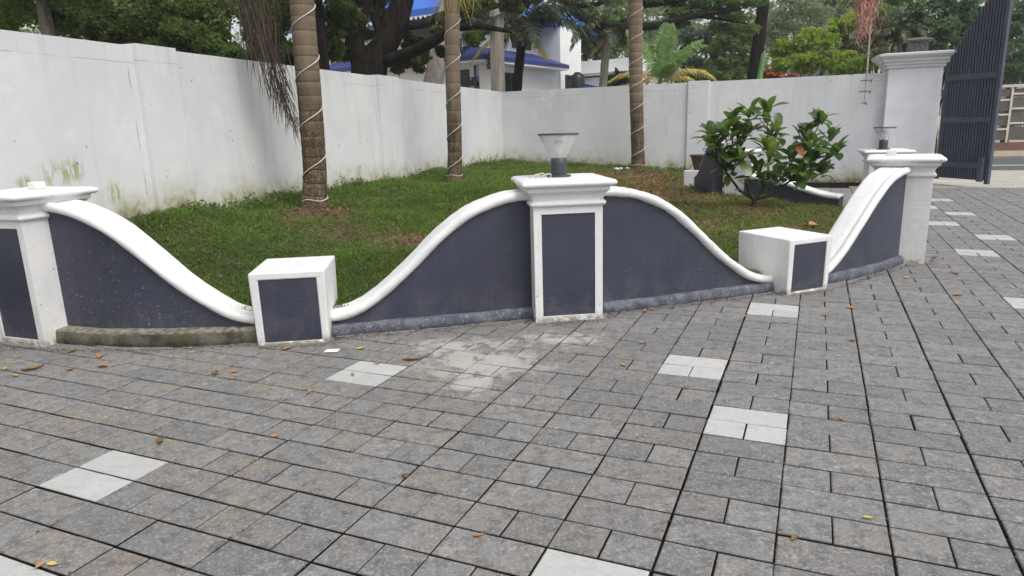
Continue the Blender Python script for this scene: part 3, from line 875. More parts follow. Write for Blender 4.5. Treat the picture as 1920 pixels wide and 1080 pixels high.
swoop('curved slate wall panel rising from the right block to the end pillar', (2.90,6.40), (3.58,6.79), (4.17,7.26), .13, 1.025, 1,
      tab=[(0,0),(.1,.05),(.22,.22),(.36,.46),(.54,.74),(.7,.91),(.85,.98),(1,1)])

# ---- second wavy wall along the far side of the lawn
swoop('far curved slate wall panel sloping down from beside the bush towards the driveway', (5.35,11.15), (4.75,11.68), (4.15,12.2), .32, .60, -1, foot=None, group='far wavy wall panels')
pillar('white pillar half hidden behind the leafy bush', (3.88,12.45), (4.24,12.13), .22, 1.02, panel=False, z0=.02)
swoop('far curved slate wall panel between the flowerpot block and the bush', (3.84,13.62), (3.87,13.12), (3.90,12.62), .50, 1.16, -1, foot=None, group='far wavy wall panels', cop_w=.202, cop_t=.02)
block('low white block under the brown flowerpot', (3.55,14.02), (3.93,13.80), .45, .58, panel=False)
PB = pillar('far white pillar with a lamp, behind the end pillar', (5.72,11.02), (6.22,10.86), .5, 1.02, panel=False)

# ------------------------------------------------------------------ lamps
def lamp(label, loc, s=1.0, cable=False):
    r = empty('post_lamp', loc); tag(r, label, 'lamp', 'glass post lamps')
    m = MB(); m.lathe([(.098*s,0),(.100*s,.006*s),(.098*s,.013*s),(.066*s,.016*s)], 28); m.build('base_plate', M['lampmetal'], r)
    m = MB(); m.lathe([(.064*s,.0165*s),(.065*s,.10*s),(.066*s,.148*s),(.060*s,.150*s)], 28); m.build('stem', M['lampmetal'], r)
    m = MB(); m.lathe([(.062*s,.1505*s),(.164*s,.334*s),(.161*s,.334*s),(.059*s,.1515*s)], 36, cap=False); m.build('glass_cover', M['lampglass'], r)
    m = MB(); m.lathe([(.158*s,.3345*s),(.168*s,.335*s),(.169*s,.342*s),(.166*s,.347*s),(.04*s,.349*s)], 36); m.build('top_disc', M['lampmetal'], r)
    m = MB(); m.lathe([(.018*s,.151*s),(.020*s,.175*s),(.036*s,.20*s),(.045*s,.232*s),(.040*s,.262*s),(.022*s,.282*s),(.004*s,.288*s)], 20); m.build('bulb', M['bulb'], r)
    return r
lamp('glass lamp on the middle garden pillar', (.415, 5.715, 1.1505), 1.0)
lamp('glass lamp on the far pillar near the gate', (5.97, 11.12, 1.0215), 1.0)
m = MB(); pts = []
for i in range(30):
    t = i/29; pts.append((.335 - .15*t + .02*math.sin(t*17), 5.60 - .05*math.sin(t*9), 1.158 + .028*abs(math.sin(t*9.5))))
m.tube(pts, .0045, 6)
tag(m.build('lamp_cable', M['cable']), 'loose pale cable lying beside the lamp on the middle pillar', 'cable')

# ------------------------------------------------------------------ gate pillar and gate
gpl = Vector((8.67, 16.22)); gw, gd = 1.08, .95
gang = math.atan2(R_DIR.y, R_DIR.x)
r = empty('gate_pillar', (gpl.x + R_DIR.x*gw/2 + NR.x*gd/2, gpl.y + R_DIR.y*gw/2 + NR.y*gd/2, 0), gang)
tag(r, 'tall plain white gate pillar with stepped cornice', 'pillar')
m = MB(); m.box(-gw/2,-gd/2,-.05,gw/2,gd/2,2.56); m.build('shaft', M['pillarwhite'], r, bevel=.01)
m = MB(); m.sqlathe([(.0,2.561),(.05,2.562),(.055,2.62),(.09,2.63),(.10,2.68),(.14,2.70),(.15,2.745),(.20,2.78),(.24,2.82),(.245,2.865),(.10,2.885)], gw/2, gd/2, 3); m.build('cornice', M['trim'], r)
lx = empty('gate_lantern', (gpl.x + R_DIR.x*.60 + NR.x*.5, gpl.y + R_DIR.y*.60 + NR.y*.5, 2.886), gang)
tag(lx, 'dark weathered lantern box on the tall gate pillar', 'lantern')
m = MB(); m.box(-.2,-.2,0,.2,.2,.05); m.build('base', M['lantern'], lx, bevel=.008)
m = MB(); m.sqlathe([(0,.051),(.005,.15),(.0,.25)], .19, .19, 3); m.build('lantern_body', M['lantern'], lx)
m = MB(); m.sqlathe([(.0,.2515),(.09,.26),(.095,.285),(.02,.32),(-.08,.345)], .19, .19, 3); m.build('lid', M['lantern'], lx)

GH = Vector((9.70, 15.74)); GE = Vector((10.02, 14.42)); gl = (GE-GH).length
ga = math.atan2(GE.y-GH.y, GE.x-GH.x)
gr = empty('driveway_gate', (GH.x, GH.y, 0), ga)
tag(gr, 'tall slate blue slatted driveway gate leaf standing open', 'gate')
def gtop(s): return 2.55 + 1.85*(s**.85)
m = MB(); m.box(0,-.03,.10,.07,.03,gtop(.02)); m.build('stile', M['gate'], gr, bevel=.004)
m = MB(); m.box(gl-.09,-.035,.07,gl,.035,gtop(1)); m.build('stile', M['gate'], gr, bevel=.004)
for z in (.38, 1.33, 2.22):
    m = MB(); m.box(.071,-.052,z,gl-.091,-.012,z+.12); m.build('rail', M['gate'], gr, bevel=.004)
nsl = 17
for i in range(nsl):
    x0 = .078 + (gl-.175)*i/nsl; wd = (gl-.175)/nsl
    t0 = gtop((x0)/gl); t1 = gtop((x0+wd)/gl)
    m = MB(); a_, b_ = x0+.006, x0+wd-.026
    m.add([(a_,-.026,.14),(b_,-.026,.14),(b_,.012,.14),(a_,.012,.14),(a_,-.026,t0),(b_,-.026,t1-.02),(b_,.012,t1-.02),(a_,.012,t0)],
          [(0,3,2,1),(4,5,6,7),(0,1,5,4),(1,2,6,5),(2,3,7,6),(3,0,4,7)])
    m.build('slat', M['gate'], gr)
m = MB(); vs = []
for i in range(9):
    s = i/8; x = .075 + (gl-.17)*s; vs += [(x,.014,.15),(x,.022,.15),(x,.014,gtop(x/gl)-.03),(x,.022,gtop(x/gl)-.03)]
fs = []
for i in range(8):
    b_ = i*4; fs += [(b_,b_+4,b_+6,b_+2),(b_+1,b_+3,b_+7,b_+5),(b_+2,b_+6,b_+7,b_+3)]
m.add(vs, fs); m.build('backing_sheet', M['gate'], gr)
m = MB(); m.box(gl-.20,-.13,.12,gl-.092,-.053,.62); tag(m.build('bolt_housing', M['gate'], gr, bevel=.006), 'vertical bolt housing at the foot of the gate')
for z in (.5, 1.9):
    m = MB(); m.tube([(-.02,-.02,z),(-.02,-.02,z+.16)], .028, 10); m.build('hinge', M['rust'], gr)

# ------------------------------------------------------------------ rod with crossbars and pink tangle
ra = at(1621, 195, 16.0); rb_ = at(1630, 78, 16.0); rc = at(1634, -30, 16.0)
r = empty('metal_rod', ra); tag(r, 'thin metal rod with three short crossbars in front of the gate pillar', 'rod')
m = MB(); m.tube([(0,0,0), rb_-ra, rc-ra], [.016,.02,.02], 8); m.build('rod', M['rod'], r)
for u, v, hw in ((1625,151,.13), (1622,172,.14), (1620,193,.06)):
    p = at(u, v, 15.985) - ra
    m = MB(); m.tube([p+Vector((-hw,.0,0)), p+Vector((hw,0,.01))], .012, 6)
    m.tube([p+Vector((hw*.8,0,-.05)), p+Vector((hw*.8,0,.02))], .014, 6); m.build('crossbar', M['rust'], r)
m = MB(); pr = random.Random(3)
top = at(1632, -25, 15.9)
for k in range(60):
    p = top + Vector((pr.gauss(0,.10), pr.gauss(0,.09), pr.uniform(-.1,.25))); pts = [p]
    L = pr.uniform(.5, 1.25); ns = 18; ph = pr.uniform(0,6)
    bx, by = pr.gauss(0,.09), pr.gauss(0,.08)
    for i in range(1, ns+1):
        t = i/ns
        pts.append(p + Vector((bx*math.sin(t*3)+.032*math.sin(t*25+ph)-.05*t+pr.gauss(0,.012), by*math.sin(t*3)+.035*math.cos(t*15+ph), -L*t)))
    m.tube(pts, [.0105*(1-.45*i/ns) for i in range(ns+1)], 4)
tag(m.build('flower_stalk', M['pink']), 'pink tangled flower stalk hanging above the thin metal rod', 'flower stalk')

# ------------------------------------------------------------------ palms in the garden
def frond_mesh(origin, az, el, length, droop, leaf, n=34, width=.03, hang=.5, seed=0, twist=0.0, strand=False):
    """feather leaf: arched midrib with two rows of leaflets"""
    pr = random.Random(seed); m = MB()
    o = Vector(origin); pts = []; K = 16
    d = Vector((math.sin(az)*math.cos(el), math.cos(az)*math.cos(el), math.sin(el))); p = o.copy(); step = length/K
    for i in range(K+1):
        pts.append(p.copy()); p = p + d*step
        d = (d + Vector((0,0,-droop/K))).normalized()
    m.tube(pts, [max(.004, .022*length/2.5*(1-i/K)) for i in range(K+1)], 5)
    for j in range(n):
        t = .12 + .88*j/(n-1); f = t*K; i = min(K-1, int(f)); q = pts[i].lerp(pts[i+1], f-i)
        tg = (pts[i+1]-pts[i]).normalized(); side = tg.cross(Vector((0,0,1)))
        if side.length < .05: side = Vector((math.cos(az), -math.sin(az), 0))
        side.normalize(); up = side.cross(tg)
        L = leaf*(math.sin(math.pi*min(1, .18+t*.80))**.6)*pr.uniform(.85,1.1)
        for sg in (-1, 1):
            dr = (side*sg*pr.uniform(.75,1) + tg*pr.uniform(.45,.8) + up*pr.uniform(.0,.25)).normalized()
            dn = (dr + Vector((0,0,-hang*2*pr.uniform(.7,1.2)))).normalized()
            a_ = q; b_ = q + dr*L*.5; c_ = b_ + dn*L*.5
            w = width*pr.uniform(.8,1.2); wv = dr.cross(up).normalized()*0 + tg*w
            m.add([a_-wv*.35, a_+wv*.35, b_+wv*.55, b_-wv*.55, c_], [(0,1,2,3),(3,2,4)])
    return m

def garden_palm(label, base, top_px, r0, r1, ring, seed):
    b = Vector(base); root = empty('palm_tree', b); tag(root, label, 'palm tree', 'ringed palms in the garden')
    tp = Vector(top_px) - b; H = tp.z*2.1; full = tp*2.1
    prof = []; z = -.12; pr = random.Random(seed); m = MB(); pts = []; rad = []
    def ax(z): # gentle curve
        t = z/H; return Vector((full.x*t, full.y*t, z)) + Vector((.03*math.sin(t*6+seed), .03*math.cos(t*5+seed), 0))*min(1, max(0, z*2))
    def rr(z):
        t = max(0, z/H); return r0 + (r1-r0)*min(1, t*1.6) + .055*math.exp(-max(z,0)/.12)
    while z < H:
        g = ring*pr.uniform(.72,1.28)
        for dz, k in ((0,1.0),(.012,1.006),(g*.5,.999),(g-.016,1.004),(g-.010,.975),(g-.004,.972)):
            pts.append(ax(z+dz)); rad.append(rr(z+dz)*k*pr.uniform(.984,1.014))
        z += g
    m.tube(pts, rad, 20); m.build('trunk', M['palmtrunk'], root)
    cs = MB(); tpnt = ax(H); cs.tube([tpnt+Vector((0,0,-.02)), tpnt+Vector((0,0,.5)), tpnt+Vector((0,0,1.0))], [r1*.98, r1*.85, r1*.35], 14)
    cs.build('crownshaft', M['bananastem'], root)
    for k in range(9):
        fm = frond_mesh(tpnt+Vector((0,0,.9)), 2*math.pi*k/9+seed, R(52-12*(k % 3)), 2.7, 1.5, .55, 36, .045, .35, seed*10+k)
        fm.build('frond', M['frond_green'], root)
    return root, ax, rr, H
def wrap_cable(label, base, ax, rr, pitch, z0, z1, ph, rad=.0068):
    m = MB(); pts = []; n = int((z1-z0)/pitch*26); b = Vector(base)
    for i in range(n+1):
        z = z0 + (z1-z0)*i/n; th = ph + 2*math.pi*(z-z0)/pitch; r_ = rr(z)*1.012+rad*.7; c = ax(z)
        pts.append((c.x + r_*math.cos(th), c.y + r_*math.sin(th), c.z))
    m.tube(pts, rad, 6)
    # tied off at the foot with two level turns
    r_ = rr(z0)*1.012+rad*.7; c = ax(z0)
    m.tube([(c.x+r_*math.cos(2*math.pi*i/20), c.y+r_*math.sin(2*math.pi*i/20), z0-.01+.015*math.sin(i)) for i in range(21)], rad*.9, 6)
    o = m.build('light_cable', M['cable'], None, base); tag(o, label, 'cable', 'cables wound round the palms'); return o
PALMS = [
 ('nearest ringed palm, thickest trunk, with a dead frond hanging beside it', (590,395), (-2.59,9.15), (570,0), .150, .150, .17, 1, .60),
 ('second ringed palm trunk, in front of the wall left of the corner', (851,342), (-1.04,13.2), (851,0), .135, .137, .22, 2, .60),
 ('third ringed palm trunk, in front of the wall right of the corner', (1197,318), (3.3,17.7), (1193,0), .165, .170, .21, 3, .55)]
pal = []
for lab, px, xy, tpx, r0, r1, ring, sd, pitch in PALMS:
    b = Vector((xy[0], xy[1], tz(*xy)-.02)); tp = at(tpx[0], tpx[1], xy[1]+.0)
    root, ax, rr, H = garden_palm(lab, b, tp, r0, r1, ring, sd); pal.append((root, b, ax, rr, H))
    cl = {1:'pale cable wound round the nearest palm trunk', 2:'pale cable wound round the second palm trunk', 3:'pale cable wound round the third palm trunk, furthest from the camera'}[sd]
    wrap_cable(cl, b, ax, rr, pitch, .16, H*.62, {1:.4, 2:2.6, 3:1.2}[sd])
# dead frond on the nearest palm: hangs from the crown beside the trunk
root, b, ax, rr, H = pal[0]
m = MB(); pr = random.Random(21)
key = [ax(H)+b+Vector((-.12,-.05,.2)), at(440,-150,8.95), at(468,-30,8.9), at(492,60,8.9), at(520,150,8.95), at(552,232,9.0)]
spine = []
for i in range(len(key)-1):
    for k in range(8):
        t = k/8; p0 = key[max(0,i-1)]; p1 = key[i]; p2 = key[i+1]; p3 = key[min(len(key)-1,i+2)]
        spine.append(.5*((2*p1) + (p2-p0)*t + (2*p0-5*p1+4*p2-p3)*t*t + (3*p1-p0-3*p2+p3)*t**3))
spine.append(key[-1])
m.tube([p-b for p in spine], [.028*(1-.8*i/len(spine)) for i in range(len(spine))], 6)
ns = len(spine)
for k in range(640):
    f = pr.uniform(.17, .97)*(ns-1); i = int(f); q = spine[i].lerp(spine[min(ns-1,i+1)], f-i); tg = (spine[min(ns-1,i+1)]-spine[max(0,i-1)]).normalized()
    L = pr.uniform(.28,.72)*(1 if f < .75*ns else .6); sp = pr.gauss(.0,.34) ; sy_ = pr.gauss(0,.12)
    d = (tg*pr.uniform(.5,1.0) + Vector((sp+.05, sy_, -.75))).normalized()
    q = q + Vector((pr.gauss(0,.19)*(1.12-f/ns), pr.gauss(0,.08), 0))
    e1 = q + d*L*.55; e2 = e1 + (d + Vector((pr.gauss(0,.12), pr.gauss(0,.1), -.35))).normalized()*L*.45
    w = Vector((math.cos(k), math.sin(k), 0))*.0042
    m.add([q-w-b, q+w-b, e1+w*.9-b, e1-w*.9-b, e2-b], [(0,1,2,3),(3,2,4)])
tag(m.build('dead_frond', M['frond_dead'], root), 'dry brown frond hanging down beside the trunk')
# loose fibres at the second palm
root, b, ax, rr, H = pal[1]
m = MB(); pr = random.Random(5)
for k in range(150):
    p0 = at(850+pr.gauss(0,14), -18+pr.uniform(-30,12), 13.2+pr.uniform(-.17,.12)); L = pr.uniform(.25,.72)
    d = Vector((pr.gauss(0,.33), pr.gauss(-.1,.2), -1)).normalized(); e = p0 + d*L; w = Vector((math.cos(k), math.sin(k), 0))*.009
    m.add([p0-w-b, p0+w-b, e-b], [(0,1,2)])
tag(m.build('drooping_leaves', M['frond_yellow'], root), 'thin drooping leaf blades at the top of the trunk')

# ------------------------------------------------------------------ leafy bush
bb = Vector((3.68, 10.36, tz(3.68,10.36)))
bush = empty('leafy_bush', bb); tag(bush, 'young bush with big glossy oval leaves on the right of the lawn', 'bush')
tips = [(1342,272,-.1),(1376,218,.1),(1408,208,-.1),(1437,207,0),(1330,250,.3),(1360,246,-.2),(1402,252,.2),(1440,276,-.3),(1482,292,.1),(1424,322,-.2),(1470,334,-.1),
        (1512,252,.1),(1540,222,0),(1562,258,.2),(1574,284,-.1),(1532,298,.1),(1505,328,-.2),(1552,322,.2),(1392,298,-.3),(1455,246,.2),(1352,300,.2),(1522,270,-.2)]
forks = [at(1400,345,10.36), at(1440,330,10.3), at(1360,320,10.4), at(1480,340,10.45)]
m = MB(); pr = random.Random(9)
m.tube([(0,0,-.05),(0,0,.06),(.01,.0,.12)], [.04,.034,.03], 8)
for fk in forks: m.tube([(.01,0,.10), (fk-bb)*.5+Vector((0,0,-.03)), fk-bb], [.026,.02,.015], 6)
tipw = []
for u, v, dy in tips:
    t = at(u, v, 10.36+dy); fk = min(forks, key=lambda q: (q-t).length); mid = fk.lerp(t,.5)+Vector((pr.gauss(0,.05), pr.gauss(0,.05), -.04))
    m.tube([fk-bb, mid-bb, t-bb], [.013,.010,.006], 5); tipw.append((t, (t-mid).normalized()))
m.build('stems', M['twig'], bush)
def leaf_mesh(name, curl):
    m = MB(); vs = []; fs = []
    prof = [(0,.02),(.12,.10),(.32,.28),(.55,.42),(.76,.40),(.91,.24),(1.0,.0)]
    for t, w in prof:
        z = .06*math.sin(t*3.1) - curl*t*t
        vs += [(-w*.52, t, z+.11*w), (0, t, z), (w*.52, t, z+.11*w)]
    for i in range(len(prof)-1):
        a_ = i*3; fs += [(a_,a_+1,a_+4,a_+3),(a_+1,a_+2,a_+5,a_+4)]
    m.add(vs, fs, True); return m.mesh(name)
lms = [leaf_mesh('bush_leaf_a', .10), leaf_mesh('bush_leaf_b', .28), leaf_mesh('bush_leaf_c', -.05)]
for k in lms: k.materials.append(M['leaf_bush'])
lr = leaf_mesh('bush_leaf_rust', .2); lr.materials.append(M['leaf_rust'])
lb = leaf_mesh('bush_leaf_young', .05); lb.materials.append(M['leaf_young'])
cnt = 0; more = MB()
for (t, d) in tipw:
    nl = 13 if len(tipw) > 22 else 13
    for k in range(nl):
        az = k*2.39996 + pr.uniform(-.3,.3); el = R(pr.uniform(-25,68)) if k > 3 else R(pr.uniform(45,80))
        o = bpy.data.objects.new('leaf', lb if (k < 4 and pr.random() < .6) else lms[pr.randrange(3)]); col.objects.link(o); o.parent = bush
        y = Vector((math.cos(az)*math.cos(el), math.sin(az)*math.cos(el), math.sin(el)))
        x = y.cross(Vector((0,0,1))).normalized(); zz = x.cross(y)
        L = pr.uniform(.21,.34) if k > 3 else pr.uniform(.17,.28)
        base = t - bb - d*pr.uniform(0,.13) + Vector((pr.gauss(0,.015), pr.gauss(0,.015), 0))
        mm = Matrix((( x.x*L, y.x*L, zz.x*L, base.x),(x.y*L, y.y*L, zz.y*L, base.y),(x.z*L, y.z*L, zz.z*L, base.z),(0,0,0,1)))
        rot = Matrix.Rotation(pr.uniform(-.5,.5), 4, 'Y')
        o.matrix_local = mm @ rot; cnt += 1
    for k in range(11):
        az = pr.uniform(0, 6.28); el = R(pr.uniform(-25,60)); src = lms[pr.randrange(3)]
        y = Vector((math.cos(az)*math.cos(el), math.sin(az)*math.cos(el), math.sin(el))); x = y.cross(Vector((0,0,1))).normalized(); zz = x.cross(y)
        L = pr.uniform(.17,.29); base = t - bb - d*pr.uniform(.05,.32) + Vector((pr.gauss(0,.05), pr.gauss(0,.06), pr.gauss(0,.04)))
        more.add([base + (x*v.co.x + y*v.co.y + zz*v.co.z)*L for v in src.vertices], [tuple(p.vertices) for p in src.polygons], True)
tag(more.build('inner_leaves', M['leaf_bush'], bush), kind='stuff')
for j, (du, dv) in enumerate(((0,0),)):
    o = bpy.data.objects.new('leaf', lr); col.objects.link(o); o.parent = bush
    p = at(1506+du, 296+dv, 10.05) - bb; o.location = p; o.scale = (.26,.22,.2); o.rotation_euler = (R(78), R(-20), R(12))
    o['label'] = 'dry rust coloured leaf'

# ------------------------------------------------------------------ flowerpot, stones, scraps
pp = Vector((3.90, 14.10, .5825))
r = empty('flowerpot', pp); tag(r, 'dark brown flowerpot on the low white block by the far wall', 'flowerpot')
m = MB(); m.lathe([(.13,0),(.20,.26),(.205,.262),(.225,.264),(.23,.30),(.19,.30)], 24); m.build('pot_body', M['pot'], r)
m = MB(); m.lathe([(.19,.285),(.10,.292),(.01,.295)], 20); m.build('pot_soil', M['soil'], r)
pr = random.Random(31)
for k, (u, v) in enumerate(((1156,314),(1164,315),(1176,313))):
    p = at(u, v, 17.5); m = MB()
    m.lathe([(.005,-.01),(.05,.0),(.07,.03),(.05,.06),(.01,.07)], 9); o = m.build('pale_stone', M['stone'], None, (p.x, p.y, tz(p.x,p.y)+.02), (.2,.1,k))
    o.scale = (1.2-.2*k, .8, 1); tag(o, ['leftmost small white stone beside the third palm foot','middle small white stone beside the third palm foot','right small white stone nearest the third palm foot'][k], 'stone', 'white stones by the third palm')
m = MB(); m.add([(-.05,-.03,.003),(.05,-.035,.004),(.055,.03,.006),(-.045,.035,.003),(-.05,-.03,.005),(.05,-.035,.006),(.055,.03,.008),(-.045,.035,.005)], [(3,2,1,0),(4,5,6,7),(0,1,5,4),(1,2,6,5),(2,3,7,6),(3,0,4,7)])
p = on_z(622,659,0); tag(m.build('paper_scrap', M['paper'], None, (p.x,p.y,.002)), 'small white paper scrap on the paving right of the left block', 'paper scrap')

# fallen leaves on the paving: (u, v, length, colour, label)
FALL = [
 (62,694,.16,'fallen_brown','curled brown leaf on the paving at far left'),
 (10,693,.08,'fallen_yellow','yellow leaf at the left picture edge'),
 (135,660,.09,'fallen_brown','dark brown leaf in front of the left pillar foot'),
 (187,670,.09,'fallen_orange','tan leaf below the left end of the mossy kerb'),
 (193,689,.10,'fallen_orange','pale tan leaf on the paving below the mossy kerb'),
 (131,695,.06,'fallen_orange','small orange leaf left of the pale tan leaf'),
 (30,706,.06,'fallen_orange','small orange leaf near the left picture edge'),
 (538,656,.09,'fallen_orange','orange leaf in front of the left block'),
 (440,699,.06,'fallen_orange','upper of two small orange leaves below the left block'),
 (437,712,.06,'fallen_orange','lower of two small orange leaves below the left block'),
 (403,702,.09,'fallen_brown','brown leaf curled on a joint left of the two small orange leaves'),
 (773,676,.17,'fallen_brown','large brown curled leaf at the corner of a pale paver'),
 (581,737,.07,'fallen_orange','orange leaf below the pale paver left of centre'),
 (707,683,.05,'fallen_orange','small tan leaf on the far half of the pale paver left of centre'),
 (661,704,.05,'fallen_orange','small tan leaf on the near half of the pale paver left of centre'),
 (515,820,.05,'fallen_orange','small orange leaf left of centre in the foreground'),
 (300,829,.09,'fallen_brown','upright brown leaf above the big pale paver at left'),
 (205,733,.04,'fallen_orange','tiny tan leaf in the left foreground'),
 (676,655,.07,'fallen_yellow','yellowish leaf against the footing right of the left block'),
 (760,894,.06,'fallen_brown','reddish brown leaf in the centre foreground'),
 (898,1006,.055,'fallen_orange','orange leaf near the bottom edge at centre'),
 (76,1063,.05,'fallen_orange','orange leaf in the bottom left corner'),
 (98,1061,.05,'fallen_yellow','greenish yellow leaf in the bottom left corner'),
 (1169,686,.07,'fallen_orange','orange leaf left of the right-hand pale paver'),
 (1204,644,.06,'fallen_orange','small tan leaf in front of the middle pillar, to its right'),
 (1080,597,.05,'fallen_orange','small tan leaf at the foot of the middle pillar'),
 (1210,584,.07,'fallen_orange','tan leaf along the footing right of the middle pillar'),
 (1222,582,.06,'fallen_brown','brown leaf along the footing right of the middle pillar'),
 (1398,594,.05,'fallen_orange','pinkish leaf at the corner of the pale paver by the right block'),
 (1595,579,.08,'fallen_orange','orange leaf on the paving below the right block'),
 (1545,592,.07,'fallen_orange','tan leaf left of the orange leaf below the right block'),
 (1598,640,.06,'fallen_brown','reddish leaf on the paving at right'),
 (1578,787,.055,'fallen_orange','orange leaf right of the nearest pale paver'),
 (1790,513,.11,'fallen_orange','dry leaf on the paving right of the end pillar'),
 (1700,522,.08,'fallen_yellow','yellow green leaf in front of the end pillar'),
 (1796,555,.10,'fallen_orange','orange leaf on a long joint at right'),
 (1627,973,.05,'fallen_yellow','yellow leaf in the right foreground'),
 (1490,1012,.05,'fallen_brown','brown leaf on a joint in the right foreground'),
 (1100,985,.03,'fallen_brown','tiny dark leaf near the bottom edge right of centre'),
]
pr = random.Random(77)
for u, v, L, mk, lab in FALL:
    L *= .85; p = on_z(u, v, 0.0); m = MB(); cu = pr.uniform(.15,.65); vs = []; fs = []
    prof = [(-.5,.02),(-.3,.16),(-.05,.24),(.2,.21),(.38,.11),(.5,.01)]
    tw = pr.uniform(-.9,.9); wk = pr.uniform(.7,1.35)
    for t, w in prof:
        z = cu*.5*(2*t)**2*.5 + .02
        w *= wk*pr.uniform(.8,1.2); vs += [(t*L,-w*L,(z+w*.45+abs(tw)*(t+.5)*w)*L),(t*L,0,z*L*.55),(t*L,w*L,(z+w*.6-tw*t*w)*L)]
    for i in range(len(prof)-1):
        a_ = i*3; fs += [(a_,a_+3,a_+4,a_+1),(a_+1,a_+4,a_+5,a_+2)]
    m.add(vs, fs, True); m.tube([(-.5*L,0,.12*L),(-.68*L,.04*L,.10*L)], .012*L, 4)
    o = m.build('fallen_leaf', M[mk], None, (p.x, p.y, .0035), (0, 0, pr.uniform(0,6.28)))
    tag(o, lab, 'leaf', 'fallen leaves on the paving')
for u, v, yy, lab in ((1527,396,9.1,'big orange fallen leaf on the lawn below the bush'), (1497,282,0,None)):
    if not lab: continue
    p = at(u, v, yy); m = MB(); L = .24
    vs = []; fs = []
    for t, w in [(-.5,.03),(-.25,.22),(.05,.30),(.3,.2),(.5,.01)]:
        vs += [(t*L,-w*L,(.08+w*.5)*L),(t*L,0,.06*L),(t*L,w*L,(.1+w*.4)*L)]
    for i in range(4):
        a_ = i*3; fs += [(a_,a_+3,a_+4,a_+1),(a_+1,a_+4,a_+5,a_+2)]
    m.add(vs, fs, True); o = m.build('fallen_leaf', M['fallen_orange'], None, (p.x,p.y,tz(p.x,p.y)+.03), (.3,.2,.6)); tag(o, lab, 'leaf', 'fallen leaves on the lawn')

# ------------------------------------------------------------------ turf
def blades(name, n_try, mat, dens, hmin, hmax, wid, lean, seed, box=(-4.6,5.8,5.3,19.8), far_scale=True):
    g = np.random.default_rng(seed)
    x = g.uniform(box[0], box[1], n_try); y = box[2] + (box[3]-box[2])*g.uniform(0,1,n_try)**1.7
    k = in_poly(x, y, GARDEN); x, y = x[k], y[k]
    k = g.uniform(0,1,len(x)) < dens(x, y); x, y = x[k], y[k]
    z = terrain(x, y) + .02*np.sin(x*3.1+y*1.7) + .015*np.sin(x*5.3-y*4.1+1.0) - .008
    n = len(x); az = g.uniform(0,2*np.pi,n); sc = 1 + np.clip((y-6)/9,0,1)*.8 if far_scale else np.ones(n)
    tuft = .55 + .9*np.clip(.5+.5*np.sin(x*6.1+np.sin(y*4.7)*2)*np.sin(y*5.3+np.sin(x*3.9)*2) + g.normal(0,.18,n), 0, 1)
    h = g.uniform(hmin,hmax,n)*sc*tuft; w = wid*sc*g.uniform(.7,1.3,n); ln = g.uniform(.2,lean,n)*h
    dx, dy = np.cos(az), np.sin(az); ax_ = g.uniform(0,2*np.pi,n); px_, py_ = np.cos(ax_)*w, np.sin(ax_)*w
    b0 = np.stack([x-px_, y-py_, z],1); b1 = np.stack([x+px_, y+py_, z],1)
    m0 = np.stack([x+dx*ln*.45-px_*.7, y+dy*ln*.45-py_*.7, z+h*.65],1); m1 = np.stack([x+dx*ln*.45+px_*.7, y+dy*ln*.45+py_*.7, z+h*.65],1)
    t0 = np.stack([x+dx*ln-px_*.1, y+dy*ln-py_*.1, z+h*.92],1); t1 = np.stack([x+dx*ln+px_*.1, y+dy*ln+py_*.1, z+h*.92],1)
    V = np.stack([b0,b1,m1,m0,t1,t0],1).reshape(-1,3); i = np.arange(n)[:,None]*6
    Q = np.concatenate([i+np.array([[0,1,2,3]]), i+np.array([[3,2,4,5]])],1).reshape(-1,4)
    return link_mesh(name, np_mesh(name, V, Q, True), mat)
o = blades('grass', 330000, M['grass'], lambda x, y: np.clip(green_mask(x,y)*1.15-.08,0,1)**1.3, .020, .055, .0058, 1.7, 3)
tag(o, 'short green carpet grass covering the garden', 'grass', kind='stuff')
o = blades('dry_grass', 90000, M['grass_dry'], lambda x, y: np.clip(.16 + .75*np.clip((x-.2)/2.6,0,1) - .1, 0, .8)*(.35+.65*green_mask(x,y)), .02, .055, .0055, 1.7, 4)
tag(o, 'thin yellowish grass mixed into the right side of the lawn', 'grass', kind='stuff')
g = np.random.default_rng(61); n = 260000
x = g.uniform(-4.5,5.7,n); y = 5.3+14.4*g.uniform(0,1,n)**1.8
k = in_poly(x,y,GARDEN); x,y = x[k],y[k]
cl_ = .5+.5*np.sin(x*7.3+np.sin(y*5.1)*2.2)*np.sin(y*6.7+np.sin(x*4.4)*2.0)
k = g.uniform(0,1,len(x)) < np.clip(green_mask(x,y)*1.15-.12,0,1)*(.25+.75*cl_); x,y,cl_ = x[k],y[k],cl_[k]; n = len(x)
sc = 1+np.clip((y-6)/9,0,1)*.7
P_ = np.stack([x,y,terrain(x,y)+.02*np.sin(x*3.1+y*1.7)+.015*np.sin(x*5.3-y*4.1+1.0)+g.uniform(.0,.045,n)*sc*(.4+.8*cl_)],1)
L = g.uniform(.014,.036,n)*sc; d = g.normal(0,1,(n,3)); d[:,2] = np.abs(d[:,2])*.35; d /= np.linalg.norm(d,axis=1)[:,None]
e = np.stack([-d[:,1],d[:,0],g.normal(0,.35,n)],1); e /= np.linalg.norm(e,axis=1)[:,None]; W = (L*.24)[:,None]
V = np.stack([P_,P_+d*L[:,None]*.5+e*W,P_+d*L[:,None],P_+d*L[:,None]*.5-e*W],1).reshape(-1,3)
tag(link_mesh('ground_cover', np_mesh('ground_cover',V,np.arange(n)[:,None]*4+np.array([[0,1,2,3]])), M['cover']), 'low broad leaved ground cover growing through the lawn', 'ground cover', kind='stuff')
